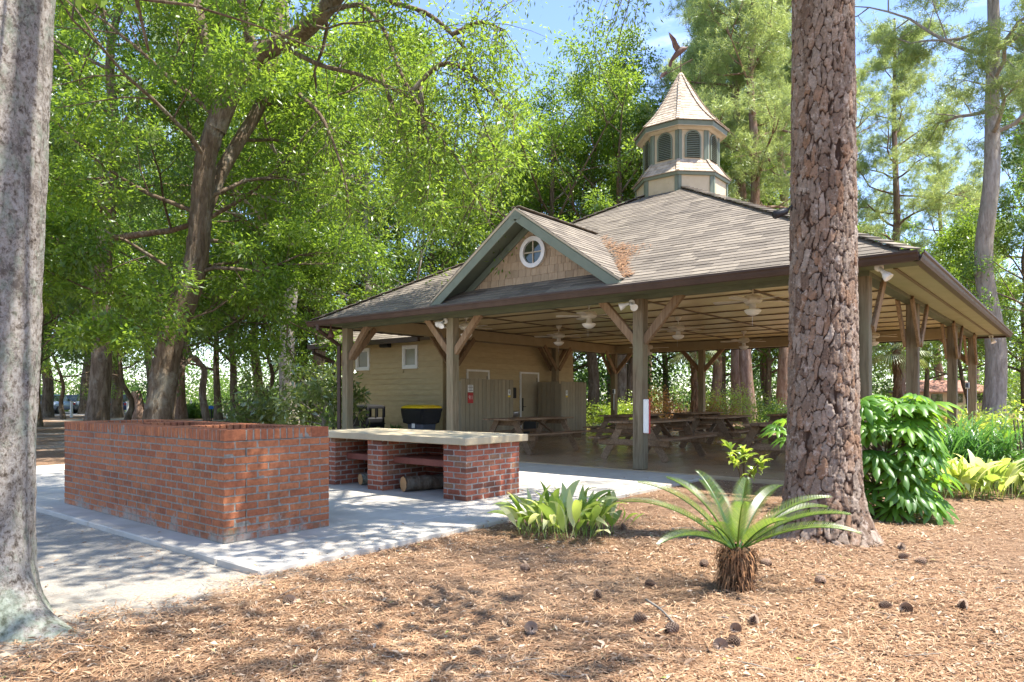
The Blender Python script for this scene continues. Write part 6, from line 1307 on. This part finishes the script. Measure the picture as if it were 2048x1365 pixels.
def strap(cx, cy, n, label, seed, L_=.95, spread=.5):
    r = np.random.default_rng(seed); t = thing('strap_grass', label, 'plant', (cx, cy, 0)); V = []; F = []; tn = []
    for k in range(n):
        a = r.random() * 6.28; p = np.array((r.normal(0, spread) * RT[0], r.normal(0, spread) * RT[1], 0)) + r.normal(0, spread * .35, 3) * (1, 1, 0); el = 1.45 - .25 * r.random(); l = L_ * (.6 + .5 * r.random()); h_ = np.array((math.cos(a), math.sin(a), 0)); sd = np.array((-math.sin(a), math.cos(a), 0)); w_ = .012 + .006 * r.random(); i0 = len(V); bd = 1.2 + 1.3 * r.random()
        for j in range(9): f = j / 8; e = el - bd * f ** 1.6; V += [p - sd * w_ * (1 - f) ** .6, p + sd * w_ * (1 - f) ** .6]; p = p + (h_ * math.cos(e) + U3 * math.sin(e)) * l / 8
        F += [(i0 + 2 * j, i0 + 2 * j + 1, i0 + 2 * j + 3, i0 + 2 * j + 2) for j in range(8)]; tn += [r.random()] * 8
    link('blades', mesh_np('blades', np.array(V), F, tn, True), M['leaf_grass'], t)
x, y = at(1915, 10.2); strap(x, y, 520, 'arching clump of dark green strap grass before the right-hand posts', 95, 1.42, .36)
x, y = at(2000, 11.8); strap(x, y, 160, 'smaller strap grass clump near the right edge', 96, .85, .3)

# ------------------------------------------------------------------ ground litter
r = np.random.default_rng(41)
def in_sand(x, y): return (-.297 * x + .955 * y - 3.23)
def scatter(n, rmin=2.0, rmax=13.0):
    rad = rmin * (rmax / rmin) ** r.random(n); a = YAW + r.uniform(-1.0, 0.95, n); x, y = rad * np.cos(a), rad * np.sin(a)
    s = in_sand(x, y) + .35 * fbm(x, y, 1.3); p = np.clip(1.05 - s / .55, .02, 1); sl_ = (x > 2.70) & (y > 4.51) & (x < 10.4); p[sl_] *= np.maximum(.035, np.exp(-(y[sl_] - 4.51) / .06) * np.clip((x[sl_] - 4.2) / 2.0, 0.03, 1)); p[(x > 10.3)] *= .02
    pm = fbm(x + 3.1, y - 1.7, 1.15); p = p * np.where(pm < -.55, .30, np.where(pm < -.2, .7, 1)); k = r.random(n) < p; return x[k], y[k]
x, y = scatter(135000); n = len(x); onp = (x > 2.7) & (y > 4.51) & (x < 10.38); z = np.where(onp, .038, gz(x, y) + .004 + .012 * r.random(n)); z[(x > 10.38)] = .053
a = r.random(n) * 6.28; tilt = r.normal(0, .28, n); ax = np.stack([np.cos(a), np.sin(a), tilt], 1); nr = np.stack([r.normal(0, .35, n), r.normal(0, .35, n), np.ones(n)], 1); ln = .016 + .044 * r.random(n) ** 2; V, F = leaf_quads(np.stack([x, y, z], 1), ax, nr, ln, ln * (.26 + .16 * r.random(n))); V[1::4, 2] += .006; V[3::4, 2] += .005
t_ = NT('dead_leaf'); col = t_.ramp(t_.attr(), [(0, (0.16, 0.09, 0.052)), (0.25, (0.30, 0.185, 0.11)), (0.55, (0.42, 0.285, 0.18)), (0.8, (0.50, 0.365, 0.245)), (0.985, (0.58, 0.465, 0.345)), (1, (0.30, 0.36, 0.08))]); dead = t_.finish(col, .8, spec=.2)
tag(link('leaf_litter', mesh_np('leaf_litter', V, F, r.random(n)), dead), 'dry oak leaves strewn over the foreground', 'leaf litter', kind='stuff')
x, y = scatter(165000, 2.0, 11.0); n = len(x); a = r.random(n) * 6.28; L_ = .10 + .10 * r.random(n); z = gz(x, y) + .006 + .014 * r.random(n); z[(x > 2.7) & (y > 4.51) & (x < 10.38)] = .04; d_ = np.stack([np.cos(a), np.sin(a), r.normal(0, .05, n)], 1); sd = np.stack([-np.sin(a), np.cos(a), np.zeros(n)], 1) * .0017; c0 = np.stack([x, y, z], 1); bend = np.stack([-np.sin(a), np.cos(a), np.zeros(n)], 1) * r.normal(0, .012, (n, 1)); mid = c0 + d_ * L_[:, None] * .5 + bend; e = c0 + d_ * L_[:, None]
V = np.stack([c0 - sd, c0 + sd, mid + sd, e, mid - sd], 1).reshape(-1, 3); F = np.arange(n * 5).reshape(-1, 5)
t_ = NT('pine_straw'); col = t_.ramp(t_.attr(), [(0, (0.20, 0.10, 0.052)), (0.5, (0.37, 0.215, 0.118)), (1, (0.50, 0.34, 0.205))]); straw = t_.finish(col, .8, spec=.2)
tag(link('pine_straw', mesh_np('pine_straw', V, F, r.random(n)), straw), 'fallen pine needles matted over the foreground', 'pine straw', kind='stuff')
# needles and leaves caught in the roof valley and gutter
n = 900; f = np.clip(r.normal(.5, .3, n), .02, 1.2); yv = DY - DHW * (1 - f * .75) - np.abs(r.normal(0, 1, n)) * (.04 + .2 * np.exp(-((f - .62) / .22) ** 2)) + .1; zz = 3.21 + (DPZ - 3.21) * f * .75; wdt = .03 + .15 * np.exp(-((f - .6) / .2) ** 2); xv = valx(zz) + .02 + np.abs(r.normal(0, 1, n)) * wdt; zz = EZ + (xv - EX0) * SL + .02 + .03 * r.random(n); xv2 = xv
a = r.random(n) * 6.28; V, F = leaf_quads(np.stack([xv, yv - .12, zz], 1), np.stack([np.cos(a), np.sin(a), np.cos(a) * SL], 1), np.stack([r.normal(-.5, .3, n), r.normal(0, .3, n), np.ones(n)], 1), .10 + .08 * r.random(n), .006 + .012 * r.random(n))
tag(link('roof_litter', mesh_np('roof_litter', V, F, r.random(n) * .6), straw), 'brown pine straw caught in the roof valley right of the gable', 'leaf litter', kind='stuff')

# pine cones, each on its own
def cone_mesh(seed):
    r = np.random.default_rng(seed); V = []; F = []
    for k in range(95):
        f = k / 95; a = k * 2.39996; z = .085 * f; rad = .030 * math.sin(math.pi * (.16 + .80 * f)) ** .8; l = .011 + .006 * (1 - f); o = np.array((math.cos(a), math.sin(a), 0)); s = np.array((-math.sin(a), math.cos(a), 0)); p = o * rad * .62 + U3 * z; tip = o * (rad + l * .55) + U3 * (z + .010); w = .0085 * (1.1 - .5 * f); i = len(V)
        V += [p - s * w * .4, p + s * w * .4, tip + s * w - U3 * .001, tip + o * .003 + U3 * .002, tip - s * w - U3 * .001, tip - U3 * .006 - o * .004]; F += [(i, i + 1, i + 2, i + 3, i + 4), (i + 4, i + 3, i + 2, i + 5), (i, i + 4, i + 5), (i + 1, i + 5, i + 2), (i, i + 5, i + 1)]
    V2, F2 = tube_np([(0, 0, 0), (0, 0, .03), (0, 0, .06), (0, 0, .085)], [.012, .019, .016, .004], 8); n = len(V); F += [tuple(f + n) for f in F2]; V = np.vstack([V, V2]); tn = list(np.tile(np.repeat([.8, .6, .3, .3, .3], 1), 95)) + [.05] * len(F2)
    return mesh_np('scales', V - np.array((0, 0, .0425)), F, tn)
t_ = NT('pine_cone'); col = t_.ramp(t_.attr(), [(0, (0.07, 0.042, 0.028)), (0.4, (0.20, 0.125, 0.085)), (1, (0.44, 0.33, 0.25))]); cmat = t_.finish(col, .85, spec=.2); cms = [cone_mesh(1), cone_mesh(2)]
for c_ in cms: c_.materials.append(cmat)
cones = [(1062, 1257, 'nearest the bottom centre, alone in the sun'), (1300, 1163, 'in the shadow left of the sago trunk'), (1196, 1184, 'alone left of the sago shadow'), (1441, 1296, 'lowest of the group below the sago'), (1468, 1285, 'pale one beside the lowest of the group'), (1472, 1257, 'upper left of the group below the sago'), (1507, 1241, 'upper right of the group below the sago'), (1343, 1266, 'standing near the fallen stick'), (1280, 1243, 'pale one left of the fallen stick'), (1408, 1127, 'behind the sago at its left'), (1533, 1131, 'right beside the sago trunk'), (1641, 1163, 'standing in shade right of the sago'), (1803, 1098, 'upper one of three right of the pine base'), (1806, 1113, 'middle one of three right of the pine base'), (1843, 1121, 'right one of three right of the pine base'), (1813, 1218, 'in the sun left of the far right pair'), (1925, 1214, 'nearest the right edge'), (1770, 1212, 'half buried among leaves right of the sago'), (1246, 1052, 'under the cast-iron leaves'), (1398, 1038, 'far back behind the sago fronds'), (1051, 1131, 'upright below the cast-iron clump'), (578, 1203, 'alone where straw meets the grey sand')]
for i, (u, v, lab) in enumerate(cones):
    x, y = G(u, v + 6); t = thing('pine_cone', 'brown pine cone ' + lab, 'pine cone', (x, y, float(gz(x, y)) + .012), 0, 'pine cones on the ground'); o = bpy.data.objects.new('scales', cms[i % 2]); C.objects.link(o); o.parent = t; s = .74 + .22 * random.random(); o.scale = (s, s, s); o.location = (0, 0, .015); o.rotation_euler = (random.choice((1.35, 1.6, .3, 1.5)), random.gauss(0, .3), random.random() * 6.28)
a0, b0 = G(1292, 1206), G(1352, 1258); za = .02; t = thing('fallen_stick', 'pale bare stick lying left of the pine cone group', 'stick', (*a0, 0)); P = smooth_path([(*a0, za), ((a0[0] + b0[0]) / 2 + .012, (a0[1] + b0[1]) / 2, za + .008), (*b0, za)], 8); MB().tube(P, np.linspace(.0075, .0055, 8), 7).build('bark', M['bark_pale'], t, (*a0, 0), True); MB().tube([P[3], P[3] + (.03, -.03, .012)], [.004, .002], 5).build('twig', M['bark_pale'], t, (*a0, 0))

# ------------------------------------------------------------------ car park: cars, bollards, signs; far kiosk
def car(u, d, rz, paint, label):
    x, y = at(u, d); t = thing('parked_car', label, 'car', (x, y, 0), rz, 'cars parked beyond the trees')
    sec = [(-2.2, .62, .45, .80), (-2.15, .78, .38, .95), (-1.9, .86, .32, 1.0), (-.9, .9, .3, 1.0), (.6, .9, .3, .98), (1.5, .88, .32, .95), (2.1, .8, .38, .82), (2.25, .6, .45, .7)]; V = []; F = []
    for (xx, hw, z0, z1) in sec: V += [(xx, -hw * .9, z0), (xx, hw * .9, z0), (xx, hw, (z0 + z1) / 2), (xx, hw * .9, z1), (xx, -hw * .9, z1), (xx, -hw, (z0 + z1) / 2)]
    n = 6; F = [(i * n + k, i * n + (k + 1) % n, (i + 1) * n + (k + 1) % n, (i + 1) * n + k) for i in range(len(sec) - 1) for k in range(n)] + [tuple(range(n))[::-1], tuple(range((len(sec) - 1) * n, len(sec) * n))]
    MB().add(V, F).build('body', paint, t, smooth=True)
    V = []; 
    for xx, hw, z in ((-2.0, .76, .97), (-1.45, .62, 1.48), (.1, .62, 1.5), (.95, .74, .97)): V += [(xx, -hw, z), (xx, hw, z)]
    MB().add(V, [(0, 1, 3, 2), (4, 5, 7, 6), (0, 2, 4, 6), (1, 7, 5, 3)]).build('window', M['glass'], t); MB().add([(-1.45, -.62, 1.485), (-1.45, .62, 1.485), (.1, .62, 1.505), (.1, -.62, 1.505), (-1.45, -.58, 1.53), (-1.45, .58, 1.53), (.05, .58, 1.55), (.05, -.58, 1.55)], CUBEF).build('roof', paint, t)
    for sx in (-1.4, 1.4):
        for sy in (-1, 1): wh = MB().lathe([(.1, -.1), (.33, -.1), (.34, .0), (.33, .1), (.1, .1)], (sx, sy * .8, .33), 18, [[1, 0, 0], [0, 0, 1], [0, 1, 0]]).build('wheel', M['black'], t); MB().lathe([(.02, 0), (.2, 0), (.2, .02), (.02, .02)], (sx, sy * (.9), .33), 12, [[1, 0, 0], [0, 0, 1], [0, 1, 0]]).build('rim', M['metal'], wh)
    for sy in (-1, 1): MB().cbox((-2.18, sy * .62, .78), (.08, .3, .13), None, .02).build('tail_light', M['red'], t); MB().cbox((2.18, sy * .6, .66), (.1, .28, .1), None, .02).build('headlight', M['white'], t)
    MB().cbox((-2.25, 0, .62), (.02, .5, .12), None, .004).build('number_plate', M['white'], t)
def paint(name, c): return m_noise(name, [(0.3, c), (0.7, tuple(k * 1.1 for k in c))], 2, .25, bump=0, spec=.7, metallic=.3)
hd = YAW; car(112, 57, hd + .15, paint('silver_blue_paint', (.30, .36, .46)), 'silver-blue car leftmost in the car park, beside the lichen trunk'); car(158, 60, hd + .1, paint('grey_paint', (.16, .18, .2)), 'dark grey car just left of the thick straight oak'); car(254, 57, hd + .2, paint('navy_paint', (.04, .06, .13)), 'navy car right of the thick straight oak'); car(190, 62, hd, paint('white_car_paint', (.6, .6, .6)), 'white car mostly hidden behind the thick straight oak')
for u, d, lab in ((143, 46, 'white bollard before the silver-blue car'), (256, 43, 'white bollard before the navy car'), (382, 56, 'pale post far off behind the reddish pine')):
    x, y = at(u, d); t = thing('bollard', lab, 'bollard', (x, y, 0)); MB().cbox((x, y, .5), (.14, .14, 1.04), None, .02).build('post', M['white'], t, (x, y, 0)); MB().lathe([(.07, 1.02), (.1, 1.03), (.1, 1.06), (.01, 1.1)], (x, y, 0), 12).build('cap', M['offwhite'], t, (x, y, 0))
x, y = at(423, 38); t = thing('blue_sign', 'small blue sign on a post right of the crooked sapling', 'sign', (x, y, 0)); MB().cbox((x, y, .4), (.05, .05, .8), None, .006).build('post', M['black'], t, (x, y, 0)); MB().cbox((x - .035, y - .02, .76), (.02, .26, .17), [[FW[0], RT[0], 0], [FW[1], RT[1], 0], [0, 0, 1]], .004).build('panel', M['blue'], t, (x, y, 0))
kx, ky = at(1880, 58); t = thing('park_kiosk', 'low building with red-brown roof far behind the right-hand posts', 'building', (kx, ky, 0), YAW); w_ = 3.4
MB().box(-2.2, 2.2, -w_ + .4, w_ - .4, 0, 1.85).build('wall', M['cream'], t); MB().add([(-2.8, -w_ - .2, 1.8), (2.8, -w_ - .2, 1.8), (2.8, w_ + .2, 1.8), (-2.8, w_ + .2, 1.8), (0, -w_ + 1.6, 2.75), (0, w_ - 1.6, 2.75), (-2.8, -w_ - .2, 1.7), (2.8, -w_ - .2, 1.7), (2.8, w_ + .2, 1.7), (-2.8, w_ + .2, 1.7)], [(0, 1, 4), (1, 2, 5, 4), (2, 3, 5), (3, 0, 4, 5), (6, 9, 8, 7), (0, 6, 7, 1), (1, 7, 8, 2), (2, 8, 9, 3), (3, 9, 6, 0)]).build('roof', m_noise('redbrown_roof', [(0.3, (0.24, 0.12, 0.085)), (0.7, (0.34, 0.18, 0.13))], 3, .9), t)
for yy in (-1.6, 0, 1.6): MB().box(-2.24, -2.2, yy - .45, yy + .45, .9, 1.6).build('window', M['glass'], t)
MB().box(-2.24, -2.2, -2.75, -2.2, 0, 1.65).build('door', M['door'], t)
# thin twigs and bits of bark among the straw
x, y = scatter(420, 2.2, 9.0); m = MB()
for xx, yy in zip(x, y):
    a = random.random() * 6.28; l = random.uniform(.05, .22); z = float(gz(xx, yy)) + .014; p = np.array((xx, yy, z)); q = p + np.array((math.cos(a) * l, math.sin(a) * l, random.gauss(0, .008))); m.tube([p, (p + q) / 2 + np.array((random.gauss(0, .008), random.gauss(0, .008), .004)), q], [.003, .0026, .0014], 4)
tag(m.build('twig_litter', M['bark_pale']), 'thin bare twigs scattered in the pine straw', 'twigs', kind='stuff')
